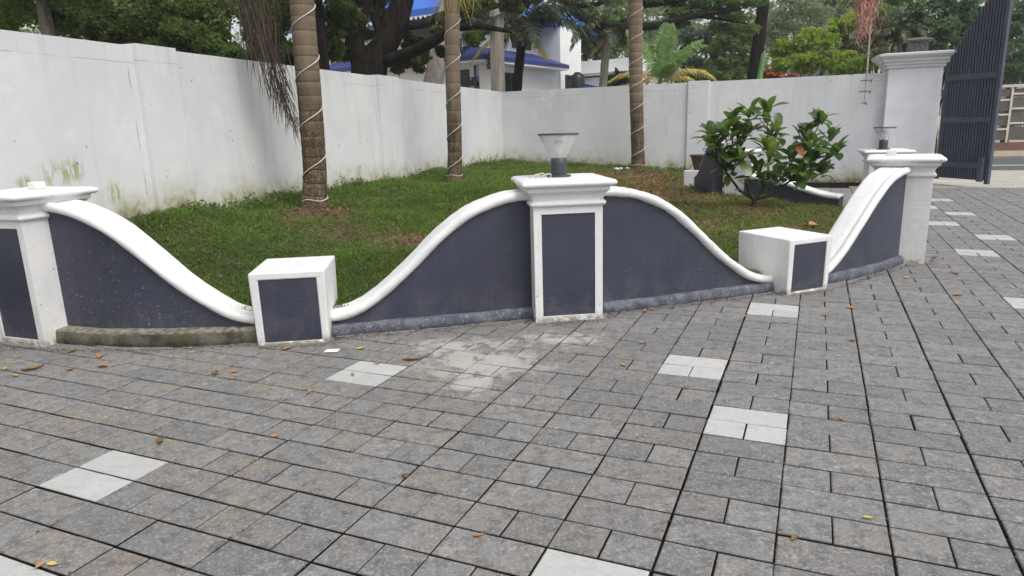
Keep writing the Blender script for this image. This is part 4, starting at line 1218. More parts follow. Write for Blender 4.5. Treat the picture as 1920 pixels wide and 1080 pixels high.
# leaf litter and clods
g = np.random.default_rng(8); n = 95000
x = g.uniform(-4.4,5.6,n); y = 5.4+14.3*g.uniform(0,1,n)**1.5
k = in_poly(x,y,GARDEN); x,y = x[k],y[k]; k = g.uniform(0,1,len(x)) < np.clip(1.05-green_mask(x,y)*1.2,.03,.85); x,y = x[k],y[k]; n = len(x)
z = terrain(x,y)+.02*np.sin(x*3.1+y*1.7)+.015*np.sin(x*5.3-y*4.1+1.0)+g.uniform(.004,.03,n)
az = g.uniform(0,6.28,n); L = g.uniform(.008,.026,n)*(1+np.clip((y-7)/8,0,1)*.6); W = L*g.uniform(.3,.6,n)
ux,uy = np.cos(az),np.sin(az); tz_ = g.normal(0,.4,n); t2_ = g.normal(0,.4,n)
V = np.stack([np.stack([x-ux*L,y-uy*L,z-tz_*L],1),np.stack([x+uy*W,y-ux*W,z+t2_*W],1),np.stack([x+ux*L,y+uy*L,z+tz_*L],1),np.stack([x-uy*W,y+ux*W,z-t2_*W],1)],1).reshape(-1,3)
Q = np.arange(n)[:,None]*4+np.array([[0,1,2,3]])
tag(link_mesh('leaf_litter', np_mesh('leaf_litter',V,Q), M['litter']), 'brown leaf litter scattered over the bare soil', 'litter', kind='stuff')
# weeds along the wall foot
g = np.random.default_rng(12); pr = random.Random(4)
C = []
for k in range(120):
    s = pr.uniform(5.2,20.3); p = LW_A + L_DIR*s; nr = Vector((L_DIR.y,-L_DIR.x)); q = p + nr*pr.uniform(.05,.28)
    C.append((q.x,q.y,tz(q.x,q.y)+.02))
for k in range(60):
    s = pr.uniform(.3,5.2); p = CORNER + R_DIR*s; q = p - NR*pr.uniform(.05,.35); C.append((q.x,q.y,tz(q.x,q.y)+.02))
C = np.array(C); ctr = np.repeat(C,46,axis=0); n = len(ctr)
hgt = np.repeat(g.uniform(.015,.075,len(C))*g.uniform(.3,1,len(C)),46)
P_ = ctr + np.stack([g.normal(0,.07,n),g.normal(0,.07,n),np.abs(g.normal(0,1,n))*hgt],1)
def leaf_quads(P, L, W, g, up=.3):
    n = len(P); d = g.normal(0,1,(n,3)); d[:,2] = d[:,2]*.7+up; d /= np.linalg.norm(d,axis=1)[:,None]
    e = g.normal(0,1,(n,3)); e -= d*(e*d).sum(1)[:,None]; e /= np.linalg.norm(e,axis=1)[:,None]
    L = L[:,None]; W = W[:,None]
    V = np.stack([P, P+d*L*.5+e*W, P+d*L, P+d*L*.5-e*W],1).reshape(-1,3)
    return V, np.arange(n)[:,None]*4+np.array([[0,1,2,3]])
V,Q = leaf_quads(P_, g.uniform(.03,.07,n), g.uniform(.008,.02,n), g)
tag(link_mesh('weeds', np_mesh('weeds',V,Q), M['leaf_mid']), 'low weeds along the foot of the boundary walls', 'weeds', kind='stuff')

# dirt and leaf crumbs swept against the low wall and caught in the joints
g = np.random.default_rng(19)
FOOT = [(-4.3,5.30),(-3.62,5.10),(-3.4,5.06),(-2.82,4.99),(-2.0,5.06),(-1.92,4.97),(-1.42,5.0),(-1.40,5.16),(-.62,5.30),(.14,5.46),(.17,5.36),(.76,5.43),(.80,5.60),(1.6,5.84),(2.42,6.12),(2.5,6.0),(2.96,6.2),(3.6,6.70),(4.2,7.15),(4.42,7.13),(4.75,7.6)]
xs_, ys_ = [], []
for (x0,y0),(x1,y1) in zip(FOOT[:-1],FOOT[1:]):
    L_ = math.hypot(x1-x0,y1-y0); k_ = int(520*L_); t_ = g.uniform(0,1,k_); o_ = np.abs(g.normal(0,.045,k_)); nx_,ny_ = (y1-y0)/L_, -(x1-x0)/L_
    xs_.append(x0+(x1-x0)*t_+nx_*o_); ys_.append(y0+(y1-y0)*t_+ny_*o_)
k_ = 2600; cc_ = g.integers(-12,10,k_); rr_ = g.uniform(-7,8,k_); jx = POX+E2.x*cc_*MOD+E1.x*rr_*MOD; jy = POY+E2.y*cc_*MOD+E1.y*rr_*MOD
kp = ~in_poly(jx,jy,GARDEN); xs_.append(jx[kp]+g.normal(0,.006,kp.sum())); ys_.append(jy[kp]+g.normal(0,.006,kp.sum()))
x = np.concatenate(xs_); y = np.concatenate(ys_); n = len(x); z = g.uniform(.001,.009,n)
az = g.uniform(0,6.28,n); L = g.uniform(.002,.009,n); W = L*g.uniform(.3,.7,n); ux,uy = np.cos(az),np.sin(az); tz_ = g.normal(0,.25,n); t2_ = g.normal(0,.25,n)
V = np.stack([np.stack([x-ux*L,y-uy*L,z-tz_*L],1),np.stack([x+uy*W,y-ux*W,z+t2_*W],1),np.stack([x+ux*L,y+uy*L,z+tz_*L],1),np.stack([x-uy*W,y+ux*W,z-t2_*W],1)],1).reshape(-1,3)
tag(link_mesh('swept_debris', np_mesh('swept_debris',V,np.arange(n)[:,None]*4+np.array([[0,1,2,3]])), M['crumbs']), 'brown crumbs of dirt and leaf along the low wall foot', 'debris', kind='stuff')

# ------------------------------------------------------------------ utility poles
def pole(label, a, b_, w0, w1, name='utility_pole'):
    a = Vector(a); b_ = Vector(b_); r = empty(name, a); tag(r, label, 'pole', 'concrete utility poles')
    m = MB(); d = b_-a; L = d.length; ax_ = d.normalized(); sx_ = Vector((1,0,0)); sx_ = (sx_-ax_*sx_.dot(ax_)).normalized(); sy_ = ax_.cross(sx_)
    vs = []
    for t, w in ((0,w0),(1,w1)):
        for cx_, cy_ in ((-.5,-.35),(-.12,-.5),(.12,-.5),(.5,-.35),(.5,.35),(-.5,.35)):
            vs.append(d*t + sx_*cx_*w + sy_*cy_*w)
    fs = [(i,(i+1)%6,(i+1)%6+6,i+6) for i in range(6)] + [tuple(reversed(range(6))), tuple(range(6,12))]
    m.add(vs, fs); m.build('shaft', M['polecon'], r)
    return r
p0 = at(934,172,21.2); p1 = at(930,0,21.2); d = (p1-p0)
pole('upright concrete utility pole behind the wall corner', p0-d*(p0.z/d.z), p1+d*1.6, .43, .38)
p0 = at(812,155,20.0); p1 = at(842,10,20.9); d = (p1-p0)
pole('leaning concrete strut pole behind the second palm', p0-d*(p0.z/d.z), p1+d*.9, .52, .42, 'strut_pole')

# ------------------------------------------------------------------ house behind the wall
P0 = at(898,103,24.0); hang_ = R(58.2); EV = P0.z-.12
h = empty('house', (P0.x,P0.y,0), hang_); tag(h, 'white two storey house with blue roofs behind the wall corner', 'house')
m = MB(); m.box(0,.02,0,5.6,6.5,EV); m.build('wall', M['housewhite'], h)
m = MB(); m.box(5.61,-.12,0,7.5,4,5.32); tag(m.build('stair_tower', M['housewhite'], h), 'tall plain white wall block')
m = MB(); m.box(.9,.9,EV+.002,8.4,8.0,5.75); m.build('upper_wall', M['housewhite'], h)
# skirt roof round the lower storey
ov = .55; m = MB(); z1 = EV+.06; z2 = EV+.55
m.add([(-ov,-ov,z1),(5.55,-ov,z1),(5.55,7.0,z1),(-ov,7.0,z1),(.88,.88,z2),(5.2,.88,z2),(5.2,7.0,z2),(.88,7.0,z2)], [(0,1,5,4),(3,0,4,7),(1,2,6,5)])
m.add([(-ov,-ov,z1-.14),(5.55,-ov,z1-.14),(-ov,7.0,z1-.14),(-ov,-ov,z1),(5.55,-ov,z1),(-ov,7.0,z1)], [(0,1,4,3),(2,0,3,5)])
rf = m.build('lower_roof', M['roofnavy'], h)
m = MB(); m.box(-ov+.02,-ov+.02,z1-.20,5.53,.018,z1-.142); m.box(-ov+.02,.02,z1-.20,-.002,7.0,z1-.142); m.build('soffit', M['housewhite'], rf)
o2 = 1.0; m = MB(); z1 = 5.55; z2 = 8.3
m.add([(.9-o2,.9-o2,z1),(8.4+o2,.9-o2,z1),(8.4+o2,8+o2,z1),(.9-o2,8+o2,z1),(3.4,4.4,z2),(6,4.4,z2)], [(0,1,5,4),(1,2,5),(2,3,4,5),(3,0,4)])
m.add([(.9-o2,.9-o2,z1-.22),(8.4+o2,.9-o2,z1-.22),(8.4+o2,8+o2,z1-.22),(.9-o2,8+o2,z1-.22),(.9-o2,.9-o2,z1-.002),(8.4+o2,.9-o2,z1-.002),(8.4+o2,8+o2,z1-.002),(.9-o2,8+o2,z1-.002)], [(0,1,5,4),(1,2,6,5),(2,3,7,6),(3,0,4,7),(3,2,1,0)])
uroof = m.build('upper_roof', M['roofblue'], h)
m = MB()
for i in range(44):
    yy = -.1 + 9.1*i/44; xx = .9-o2-.004
    m.add([(xx,yy,z1-.222),(xx,yy+.2,z1-.222),(xx,yy+.1,z1-.36)], [(0,1,2)])
m.build('valance', M['housewhite'], uroof)
def window(px0, px1, zb, zt, face='x', nm='window', y=-.0):
    w = MB(); f = .05
    if face == 'x': w.box(px0,y-.06,zb,px1,y+.0,zt)
    else: w.box(y-.06,px0,zb,y,px1,zt)
    o = w.build(nm, M['windowframe'], h)
    mid = (px0+px1)/2
    for a_, b_ in ((px0+f,mid-f*.4),(mid+f*.4,px1-f)):
        p = MB()
        if face == 'x': p.box(a_,y-.066,zb+f,b_,y-.058,zt-f)
        else: p.box(y-.066,a_,zb+f,y-.058,b_,zt-f)
        p.build('pane', M['glassdark'], o)
window(1.5,2.4,2.0,3.4,'x','window',.018); window(6.0,6.6,2.2,3.5,'x','window',-.122)
window(.42,.9,0.9,3.45,'y','door',-.0); window(3.2,4.4,1.6,3.0,'y','window',-.0)
window(3.6,5.0,4.45,5.3,'x','window',.898); window(2.0,3.4,4.5,5.4,'y','window',.898)
m = MB(); m.box(-.008,.022,0,-.001,.40,3.2); tag(m.build('stone_cladding', M['stonepattern'], h), 'black and white pebble cladding')
m = MB(); m.tube([(-.09,.12,0),(-.09,.12,EV-.2)], .045, 8); tag(m.build('downpipe', M['roofnavy'], h), 'blue drain pipe')

# shed, tank, tarpaulin
sp = at(1082,127,31.0); s = empty('shed', (sp.x,sp.y,0), hang_-R(90)); tag(s, 'low white outbuilding right of the house', 'shed')
m = MB(); m.box(0,0,0,2.6,3,sp.z-.45); m.build('wall', M['housewhite'], s)
m = MB(); m.box(-.15,-.25,sp.z-.40,2.75,3.2,sp.z-.28); m.build('roof_slab', M['housegrey'], s)
m = MB(); m.box(0,.1,sp.z-.279,2.6,3,sp.z+.25); m.build('parapet', M['housewhite'], s)
tp = at(1083,163,25.5); r = empty('water_tank', (tp.x,tp.y,0)); tag(r, 'black ribbed water tank beside the white house', 'water tank')
prof = [(.26,.0)]
for i in range(6): prof += [(.24,.02+i*.30),(.255,.10+i*.30),(.255,.22+i*.30),(.24,.29+i*.30)]
zt_ = at(1083,147,25.5).z
prof = [(rr_*1.0, z_/1.81*zt_) for rr_, z_ in prof] + [(.22,zt_+.10),(.12,zt_+.17),(.11,zt_+.17)]
m = MB(); m.lathe(prof, 24); m.build('tank_body', M['tank'], r)
m = MB(); m.lathe([(.12,zt_+.171),(.125,zt_+.20),(.02,zt_+.22)], 16); m.build('lid', M['tank'], r)
tq = at(1106,160,27.0); m = MB()
m.add([(tq.x-.4,tq.y,tq.z+.1),(tq.x+.35,tq.y-.1,tq.z-.06),(tq.x+.4,tq.y+1,tq.z-.12),(tq.x-.35,tq.y+1,tq.z+.12),(tq.x-.4,tq.y,.0),(tq.x+.35,tq.y-.1,.0),(tq.x+.4,tq.y+1,.0),(tq.x-.35,tq.y+1,.0)], [(0,1,2,3),(0,4,5,1),(1,5,6,2),(2,6,7,3),(3,7,4,0)])
tag(m.build('tarpaulin', M['roofblue']), 'bright blue tarpaulin beside the black tank', 'tarpaulin')

# ------------------------------------------------------------------ wall with grid panels across the road
fa = at(1862,278,27.5); fz = at(1870,166,27.5).z
fdir = R_DIR; F0 = Vector((fa.x, fa.y)) - fdir*1.0; pj_ = at(1893,220,27.3); F0 = Vector((pj_.x, pj_.y)) - fdir*1.12
r = empty('panel_fence', (F0.x,F0.y,0), math.atan2(fdir.y,fdir.x)); tag(r, 'brown panelled fence with cream grid frame across the road', 'fence')
m = MB(); m.box(-.2,.0,0,7,.25,.34); tag(m.build('plinth', M['redstone'], r), 'reddish brown plinth')
cols_ = [0.2+.92*i for i in range(8)]
rows_ = [.40,.95,1.50,2.05,fz]
for i in range(7):
    for j in range(4):
        m = MB(); off = .14 if i % 2 else 0
        m.box(cols_[i]+.03,.06,rows_[j]+.03,cols_[i+1]-.03,.10,rows_[j+1]-.03); m.build('panel', M['panelbrown'], r)
for x in cols_:
    m = MB(); m.box(x-.035,.02,.341,x+.035,.14,fz+.03); m.build('frame_post', M['cream'], r)
for i in range(7):
    for j in range(1,4):
        m = MB(); zz_ = rows_[j] + (.12 if i % 2 else -.10)
        m.box(cols_[i]+.036,.025,zz_-.035,cols_[i+1]-.036,.135,zz_+.035); m.build('frame_rail', M['cream'], r)
m = MB(); m.box(0,.0,fz+.031,6.8,.16,fz+.13); m.build('top_rail', M['cream'], r)

# ------------------------------------------------------------------ trees
def crown_points(g, centres, radii, per):
    P = []
    for c, rd in zip(centres, radii):
        d = g.normal(0,1,(per,3)); d /= np.linalg.norm(d,axis=1)[:,None]
        rad = g.uniform(.25,1,per)**.55
        P.append(np.array(c) + d*rad[:,None]*np.array(rd))
    return np.concatenate(P)
def tree(name, label, base, fork_h, trunk_r, clumps, leaf, per, lmat, bmat, seed, group=None, limbs=True, cat='tree', up=.1, aspect=.30, bend=0.0):
    """clumps: list of (Vector centre, radius)"""
    b = Vector(base); g = np.random.default_rng(seed); pr = random.Random(seed)
    r = empty(name, b); tag(r, label, cat, group)
    cen = sum((c for c, _ in clumps), Vector())/len(clumps)
    fk = Vector(((cen.x-b.x)*.25+bend, (cen.y-b.y)*.25, fork_h)); m = MB()
    m.tube([(0,0,-.1), (fk.x*.3+.04, fk.y*.3, fork_h*.35), (fk.x*.62-.03, fk.y*.62+.04, fork_h*.7), fk], [trunk_r*1.25, trunk_r, trunk_r*.88, trunk_r*.75], 10)
    if limbs:
        for c, rd in clumps:
            e = c - b; mid = fk.lerp(e,.5) + Vector((pr.gauss(0,.12), pr.gauss(0,.12), pr.uniform(-.05,.25)))*min(1.0, rd)
            m.tube([fk+Vector((0,0,-.1)), mid, e], [trunk_r*.42, trunk_r*.26, trunk_r*.10], 6)
    m.build('trunk', bmat, r)
    # each clump is broken into several smaller uneven tufts
    cs = []; rs = []
    for c, rd in clumps:
        for k in range(14):
            d = g.normal(0,1,3); d /= np.linalg.norm(d); s = rd*g.uniform(.18,.46)
            cs.append(np.array(c-b) + d*rd*g.uniform(.2,.95)*np.array([1,1,.75])); rs.append((s,s,s*.7))
    P = crown_points(g, cs, rs, max(4, per//14)); n = len(P)
    L = leaf*g.uniform(.7,1.35,n); V, Q = leaf_quads(P, L, L*aspect*g.uniform(.8,1.2,n), g, up)
    link_mesh('crown', np_mesh('crown', V, Q), lmat, r)
    return r
def C_(lst): return [(at(u,v,Y), rd) for u, v, Y, rd in lst]
def ground_of(u, v, Y): p = at(u, v, Y); return (p.x, p.y, 0)

TG = 'trees behind the left wall'
tree('leafy_tree', 'slim tree with a bare brown trunk above the far left end of the wall', ground_of(88,60,11.5), 5.0, .11, C_([(60,-60,11.5,1.0),(130,-40,11.8,.9),(20,-30,11.6,.8),(120,42,12.6,.45)]), .085, 2400, M['leaf_mid'], M['bark_grey'], 1, TG)
tree('leafy_tree', 'bright green leaning tree at the top left corner', ground_of(45,70,12.6), 3.6, .09, C_([(0,20,12.4,.5),(-30,50,12.0,.6),(25,-10,12.4,.6),(-60,0,12.6,.8),(5,48,12.9,.3)]), .085, 2400, M['leaf_bright'], M['bark_dark'], 2, TG, bend=-.3)
tree('leafy_tree', 'dense dark tree above the wall, left of the first pilaster', ground_of(210,70,14.5), 2.9, .13, C_([(165,40,14.5,.6),(205,70,14.2,.62),(230,15,14.6,.75),(180,-20,15,.7),(255,75,14.4,.55),(120,95,14.8,.45),(140,20,14.9,.4)]), .078, 5600, M['leaf_dark'], M['bark_dark'], 3, TG)
tree('leafy_tree', 'dense dark tree above the first pilaster of the left wall', ground_of(310,80,14.0), 2.8, .13, C_([(290,50,14,.75),(330,85,13.8,.6),(310,0,14.3,.8),(350,40,14.2,.6),(275,95,13.8,.45)]), .078, 5600, M['leaf_dark'], M['bark_dark'], 4, TG)
tree('leafy_tree', 'yellowish green tree left of the hanging dead frond', ground_of(400,80,14.5), 2.8, .12, C_([(400,60,14.5,.6),(420,100,14.3,.5),(390,15,14.8,.7),(370,110,14.2,.45)]), .078, 5600, M['leaf_mid'], M['bark_dark'], 5, TG)
tree('leafy_tree', 'dark tree directly behind the hanging dead frond', ground_of(500,90,15.2), 2.9, .14, C_([(480,50,15,.75),(520,80,15,.6),(470,0,15.3,.8),(545,30,15.2,.6),(545,110,15,.4),(450,115,14.8,.4),(500,125,14.7,.35)]), .078, 5600, M['leaf_dark'], M['bark_dark'], 6, TG)
tree('leafy_tree', 'straight dark trunked tree right behind the nearest palm', ground_of(603,120,14.2), 6.0, .115, C_([(620,-60,14.4,.9),(580,-90,14.2,.9),(640,40,15.2,.55),(625,90,15.0,.35)]), .08, 3000, M['leaf_dark'], M['bark_dark'], 7, TG)

# big dark spreading tree with heavy limbs
bp = at(690,140,18.0); b = Vector((bp.x,bp.y,0)); r = empty('spreading_tree', b)
tag(r, 'big dark tree with heavy leaning limbs behind the wall, left of the house', 'tree')
def limb(m, pts, rad): m.tube([Vector(p)-b for p in pts], rad, 10)
m = MB()
limb(m, [b, at(690,175,18), at(692,128,18), at(705,100,18)], [.5,.46,.46,.36])
limb(m, [at(692,120,18), at(722,85,18), at(742,45,18), at(755,0,18), at(762,-80,18.2), at(790,-200,18.5)], [.36,.32,.30,.27,.24,.16])
limb(m, [at(684,122,18), at(664,85,17.9), at(668,50,17.8), at(682,5,17.7), at(690,-60,17.6), at(670,-180,17.5)], [.32,.26,.22,.20,.19,.12])
limb(m, [at(700,118,18), at(745,108,17.8), at(785,92,17.6), at(812,78,17.3), at(850,52,17), at(900,48,16.8), at(960,60,16.7)], [.2,.16,.14,.13,.11,.08,.04])
limb(m, [at(742,50,18), at(790,45,18.3), at(830,28,18.7), at(900,20,19.5), at(1000,-10,20)], [.12,.11,.1,.08,.05])
limb(m, [at(722,85,18), at(700,30,18.4), at(715,-30,18.8)], [.12,.1,.08])
limb(m, [at(664,85,17.9), at(640,50,17.5), at(625,10,17.2)], [.10,.08,.05])
m.build('trunk', M['bark_dark'], r)
g = np.random.default_rng(44)
cl = C_([(640,40,18.6,.6),(655,110,18.8,.4),(625,80,18.9,.4),(700,60,19.2,.55),(720,20,19.0,.6),(660,-10,18.5,.8),(735,118,18.8,.5),(700,130,19.0,.4),(775,112,18.7,.42),(800,-60,19,1.2),(600,-40,18,1.0),(830,50,18.2,.42),(870,25,18.0,.5),(900,62,18.0,.42),(770,70,18.8,.3),(880,75,17.6,.28),(910,5,18.5,.4),(955,-5,18.6,.45),(1000,-5,19,.4),(860,-20,18.5,.6),(835,100,18.6,.22)])
cs = []; rs = []
for c, rd in cl:
    for k in range(7):
        d = g.normal(0,1,3); d /= np.linalg.norm(d); s = rd*g.uniform(.25,.5); cs.append(np.array(c-b)+d*rd*g.uniform(.3,1)*np.array([1,1,.8])); rs.append((s,s,s*.7))
P = crown_points(g, cs, rs, 380); n = len(P); L = .085*g.uniform(.7,1.3,n); V,Q = leaf_quads(P,L,L*.32,g,0)
link_mesh('crown', np_mesh('crown',V,Q), M['leaf_dark'], r)

# tree whose long limbs reach across the top, right of the house
bp = at(936,150,30); b = Vector((bp.x,bp.y,0)); r = empty('spreading_tree', b)
tag(r, 'tree behind the house whose long dark limbs reach right across the top', 'tree')
m = MB()
limb(m, [b, at(934,60,30), at(932,-90,30)], [.24,.22,.22])
limb(m, [at(932,-85,30), at(1030,-60,28), at(1062,0,26.8), at(1078,20,26.5), at(1100,36,26), at(1130,50,25.5), at(1180,52,25), at(1235,48,25), at(1275,36,25), at(1330,24,25), at(1390,16,25)], [.22,.2,.19,.18,.16,.15,.14,.13,.11,.08,.04])
limb(m, [at(1078,12,26.5), at(1120,8,26), at(1150,-4,26)], [.09,.08,.05])
limb(m, [at(1235,48,25), at(1290,28,25.2), at(1340,34,25.3), at(1400,44,25.5)], [.10,.08,.06,.03])
limb(m, [at(1180,10,25.5), at(1230,6,25.3), at(1290,-4,25)], [.14,.13,.1])
limb(m, [at(1100,36,26), at(1105,70,26), at(1120,90,26)], [.06,.04,.02])
m.build('trunk', M['bark_dark'], r)
g = np.random.default_rng(45)
cl = C_([(1150,-10,26,.9),(1230,-5,25.6,.9),(1290,15,25.4,.75),(1340,10,25.5,.8),(1385,22,25.6,.7),(1320,-20,25.3,1.0),(1400,-5,25.8,.8),(1265,48,25.8,.35),(1360,52,26,.4),(1405,55,26,.35)])
cs = []; rs = []
for c, rd in cl:
    for k in range(9):
        d = g.normal(0,1,3); d /= np.linalg.norm(d); s = rd*g.uniform(.25,.5); cs.append(np.array(c-b)+d*rd*g.uniform(.3,1)*np.array([1.2,1,.45])); rs.append((s*1.3,s,s*.35))
P = crown_points(g, cs, rs, 190); n = len(P); L = .12*g.uniform(.7,1.3,n); V,Q = leaf_quads(P,L,L*.32,g,0)
link_mesh('crown', np_mesh('crown',V,Q), M['leaf_mid'], r)

# ---- coconut palms and other palms behind the walls
def coconut(name, label, base, crown_at, rad, fronds, group='coconut palms beyond the walls', bark='bark_dark', base_r=1.15):
    b = Vector(base); r = empty(name, b); tag(r, label, 'palm tree', group); c = Vector(crown_at)-b
    m = MB(); n = 14; pts = []; rr_ = []
    for i in range(n+1):
        t = i/n; pts.append(Vector((c.x*t**1.5, c.y*t, c.z*t))); rr_.append(rad*(base_r-.25*t)*(1.04 if i % 2 else .97))
    m.tube(pts, rr_, 10); m.build('trunk', M[bark], r)
    for k, (az, el, L, dr, lf, mt) in enumerate(fronds):
        frond_mesh(c, R(az), R(el), L, dr, lf, 42, .05, .55, seed=k+int(abs(b.x)*10)).build('frond', M[mt], r)
    return r
ca_ = at(980,62,22.5); gb_ = at(963,165,22.5)
coconut('coconut_palm', 'dark coconut palm beside the upright utility pole', (gb_.x-.1,gb_.y,0), ca_, .15,
  [(95,50,2.7,2.0,.65,'frond_dark'),(75,40,2.4,1.8,.6,'frond_dark'),(110,-35,1.1,.6,.5,'frond_yellow'),(-80,30,2.4,1.9,.6,'frond_dark'),(-100,5,2.0,1.4,.55,'frond_yellow'),(40,55,2.6,1.6,.6,'frond_dark'),(150,50,2.4,1.9,.6,'frond_dark'),(-150,45,2.3,1.8,.6,'frond_dark'),(180,20,1.8,1.5,.6,'frond_dark'),(-30,60,2.6,1.4,.6,'frond_dark'),(130,40,2.4,2.0,.65,'frond_dark'),(100,60,2.8,2.2,.65,'frond_dark'),(-60,60,2.4,1.8,.6,'frond_dark'),(80,48,2.9,2.4,.7,'frond_dark'),(-70,48,2.6,2.3,.7,'frond_dark'),(-45,15,2.0,1.9,.6,'frond_dark'),(170,35,2.2,2.2,.65,'frond_dark'),(95,38,2.4,1.9,.7,'frond_dark')])
ca_ = at(1138,70,26); gb_ = at(1124,165,26)
coconut('slender_palm', 'slender palm with pale trunk and dark drooping crown right of the house', (gb_.x,gb_.y,0), ca_, .13,
  [(a_, 62-8*(i % 3), 1.7, 2.6, .55, 'frond_dark') for i, a_ in enumerate(range(0,360,36))] + [(250,-30,.9,.8,.3,'frond_yellow')], bark='bark_pale', base_r=1.3)
ca_ = at(1236,152,22.5); 
coconut('coconut_palm', 'young green coconut palm with yellowed lower fronds right of the third garden palm', (ca_.x,ca_.y,0), ca_+Vector((0,0,-.1)), .16,
  [(20,70,2.3,.9,.6,'frond_green'),(60,58,2.4,1.3,.6,'frond_green'),(-40,68,2.2,1.0,.6,'frond_green'),(85,42,2.0,1.6,.55,'frond_yellow'),(75,62,2.0,1.1,.6,'frond_green'),(-80,40,1.8,1.5,.5,'frond_yellow'),(-75,20,1.7,1.2,.5,'frond_yellow'),(100,30,1.8,1.9,.55,'frond_yellow'),(40,75,2.0,.8,.55,'frond_green'),(180,55,1.6,1.6,.5,'frond_green'),(150,60,1.7,1.5,.5,'frond_green')], bark='bark_grey')
ca_ = at(1690,62,24.5)
coconut('slender_palm', 'small grey palm showing above the lantern on the gate pillar', (ca_.x,ca_.y,0), ca_, .09,
  [(a_, 40-6*(i % 3), 1.1, 1.9, .38, 'frond_dark') for i, a_ in enumerate(range(0,360,40))], bark='bark_grey')

# straight dark trunk, banana stem
RG = 'trees across the road'
tb = at(1413,150,27); tt = at(1432,0,27); d = tt-tb; bs = tb-d*(tb.z/d.z)
r = empty('tall_tree', bs); tag(r, 'tall straight dark trunk rising above the right wall', 'tree', RG)
m = MB(); m.tube([(0,0,-.1), d*.6, d*1.4, d*2.4, d*3.2], [.30,.27,.25,.2,.12], 10); m.build('trunk', M['bark_dark'], r)
g = np.random.default_rng(50); P = crown_points(g, [np.array(d*3.2)+g.normal(0,.9,3) for _ in range(14)], [(.7,.7,.5)]*14, 160); n = len(P); L = .16*g.uniform(.7,1.3,n); V,Q = leaf_quads(P,L,L*.32,g)
link_mesh('crown', np_mesh('crown',V,Q), M['leaf_mid'], r)
q = at(1424,147,24.5); q2 = at(1432,100,24.5); d = q2-q
r = empty('green_stem', (q.x,q.y,0)); tag(r, 'stout bright green stem beside the tall dark trunk', 'plant')
m = MB(); m.tube([Vector((0,0,-.05)), Vector((0,0,q.z)), Vector((d.x,d.y,q2.z))], [.12,.10,.085], 10); m.build('stem', M['bananastem'], r)

def bush(label, u, v, Y, clumps, leaf, per, lm, seed, name='roadside_bush', cat='bush', group='bushes across the road', bm='bark_dark', fh=.8, tr=.08):
    tree(name, label, ground_of(u,v,Y), fh, tr, C_(clumps), leaf, per, M[lm], M[bm], seed, group, cat=cat)
bush('bright yellow green bush above the right wall', 1510,110,27, [(1480,95,27,.6),(1520,80,27,.7),(1555,75,27.3,.6),(1500,120,26.5,.55),(1545,115,26.6,.6),(1465,125,26.4,.4),(1580,110,26.6,.5),(1570,55,27.6,.5),(1600,40,27.8,.5)], .15, 1500, 'leaf_bright', 60)
bush('brownish twiggy bush left of the gate pillar', 1610,100,28, [(1600,95,28,.6),(1630,70,28,.6),(1640,110,27.6,.5),(1610,125,27.4,.5),(1655,50,28.5,.6),(1580,70,28.6,.4)], .13, 1100, 'leaf_brown', 61)
bush('green leafy bush at the wall top beside the rod', 1590,125,26, [(1600,125,26,.35),(1625,118,26,.3),(1575,132,26,.3)], .15, 800, 'leaf_bright', 62, fh=1.0)
bush('dark glossy tree behind the tall gate', 1770,60,25, [(1720,30,25,.75),(1760,60,24.6,.8),(1800,30,24.8,.8),(1740,90,24.4,.6),(1790,95,24.4,.7),(1770,5,25.4,.9),(1830,60,25,.8),(1700,65,25.2,.5),(1710,100,24.8,.4)], .17, 1500, 'leaf_gloss', 63, 'roadside_tree','tree', RG, fh=1.6, tr=.14)
bush('dark green tree at the right picture edge', 1905,90,31, [(1900,60,31,.7),(1895,100,30.6,.65),(1925,90,31,.9),(1915,135,30.4,.6),(1890,140,30.4,.5),(1930,30,31,.9),(1885,35,31.2,.5)], .18, 1500, 'leaf_gloss', 64, 'roadside_tree','tree', RG, fh=1.6, tr=.14)
bush('blue green tree between the young coconut palm and the tall trunk', 1320,90,34, [(1300,80,34,.9),(1330,60,34,.9),(1345,100,34,.8),(1290,115,33.6,.7),(1320,130,33.4,.7)], .17, 1500, 'leaf_deep', 65, 'roadside_tree','tree', RG, fh=1.6, tr=.14)
bush('mid green tree left of the tall dark trunk', 1370,110,30, [(1360,80,30,.7),(1390,110,29.8,.7),(1350,125,29.5,.6),(1385,140,29.4,.6),(1375,60,30.3,.6),(1405,80,30.2,.5)], .15, 1500, 'leaf_mid', 66, 'roadside_tree','tree', RG, fh=1.4, tr=.12)
bush('low green shrub at the wall right of the young coconut palm', 1320,140,26, [(1300,145,26,.4),(1330,142,26,.4),(1355,148,25.8,.35),(1280,155,25.8,.3)], .13, 1000, 'leaf_mid', 67)
bush('dark tree right of the white house', 1110,95,33, [(1095,90,33,.7),(1115,60,33,.8),(1130,110,33,.7),(1100,30,33.4,.8),(1150,80,33.2,.8),(1160,40,33.5,.8),(1145,125,32.6,.6)], .16, 1400, 'leaf_mid', 68, 'roadside_tree','tree', RG, fh=1.6, tr=.14)
bush('dark shrub left of the third garden palm', 1175,150,27, [(1160,150,27,.4),(1180,152,26.8,.35),(1145,156,26.8,.3)], .13, 800, 'leaf_deep', 69)
bush('reddish dry bush behind the right wall top', 1450,142,26, [(1440,140,26,.30),(1462,144,26,.28),(1480,148,25.9,.22)], .11, 700, 'leaf_rust', 70, fh=1.3)
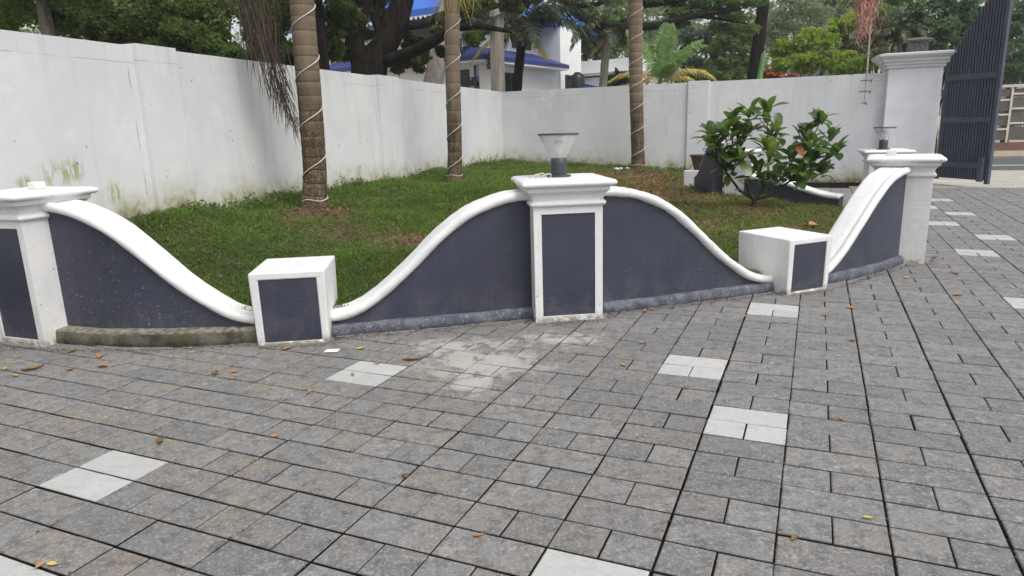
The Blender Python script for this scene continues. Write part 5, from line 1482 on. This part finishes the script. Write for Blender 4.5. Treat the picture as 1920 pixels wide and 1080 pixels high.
bush('pale feathery tree behind the yellow green bush', 1500,30,42, [(1470,40,42,1.3),(1520,20,42,1.5),(1560,10,43,1.4),(1480,-10,42,1.5),(1600,10,43,1.5),(1440,70,42,1.0),(1640,0,43,1.4)], .20, 1300, 'leaf_hazy', 71, 'roadside_tree','tree', RG, 'bark_grey', 3.0, .22)
bush('tall pale tree in the gap right of the house', 1220,40,44, [(1190,50,44,1.5),(1240,70,44,1.6),(1260,20,44,1.6),(1210,0,45,1.6),(1150,10,45,1.5),(1290,50,44,1.3),(1210,100,43,1.3)], .20, 1300, 'leaf_hazy', 72, 'roadside_tree','tree', RG, 'bark_grey', 3.0, .22)
bush('green tree behind the gate pillar and rod', 1660,20,36, [(1640,30,36,1.0),(1680,0,36,1.1),(1690,45,35.5,.9),(1610,0,36,1.0),(1650,75,35,.8),(1720,-10,36,1.0)], .18, 1300, 'leaf_mid', 73, 'roadside_tree','tree', RG, fh=2.0, tr=.16)

# far-off wood that closes the view
g = np.random.default_rng(99); cs = []; rs = []
for k in range(520):
    az = g.uniform(-52, 46); dist = g.uniform(58, 82); x_ = math.sin(R(az))*dist; y_ = math.cos(R(az))*dist
    hgt = 15.5 if az > 4 else 9.0
    z_ = hgt*g.uniform(.05,1.0); s = g.uniform(1.4,2.6); cs.append((x_,y_,z_)); rs.append((s,s,s*.8))
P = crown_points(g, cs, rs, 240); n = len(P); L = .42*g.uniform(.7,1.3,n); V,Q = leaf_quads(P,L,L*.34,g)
tag(link_mesh('distant_wood', np_mesh('distant_wood',V,Q), M['leaf_hazy']), 'hazy wood closing the view beyond the road and house', 'wood', kind='stuff')

# ------------------------------------------------------------------ humid air
HAZE = 0.0010
hm = bpy.data.materials.new('humid_air'); hm.use_nodes = True; hm.node_tree.nodes.clear()
ho = hm.node_tree.nodes.new('ShaderNodeOutputMaterial'); hv = hm.node_tree.nodes.new('ShaderNodeVolumePrincipled')
hv.inputs['Color'].default_value = (.90, .93, .95, 1); hv.inputs['Density'].default_value = HAZE; hv.inputs['Anisotropy'].default_value = .2
hm.node_tree.links.new(hv.outputs[0], ho.inputs['Volume'])
m = MB(); m.box(-255,-255,-1.2,255,305,21)
tag(m.build('haze', hm), 'thin humid haze in the air', 'haze', kind='stuff')
scene.cycles.volume_bounces = 1
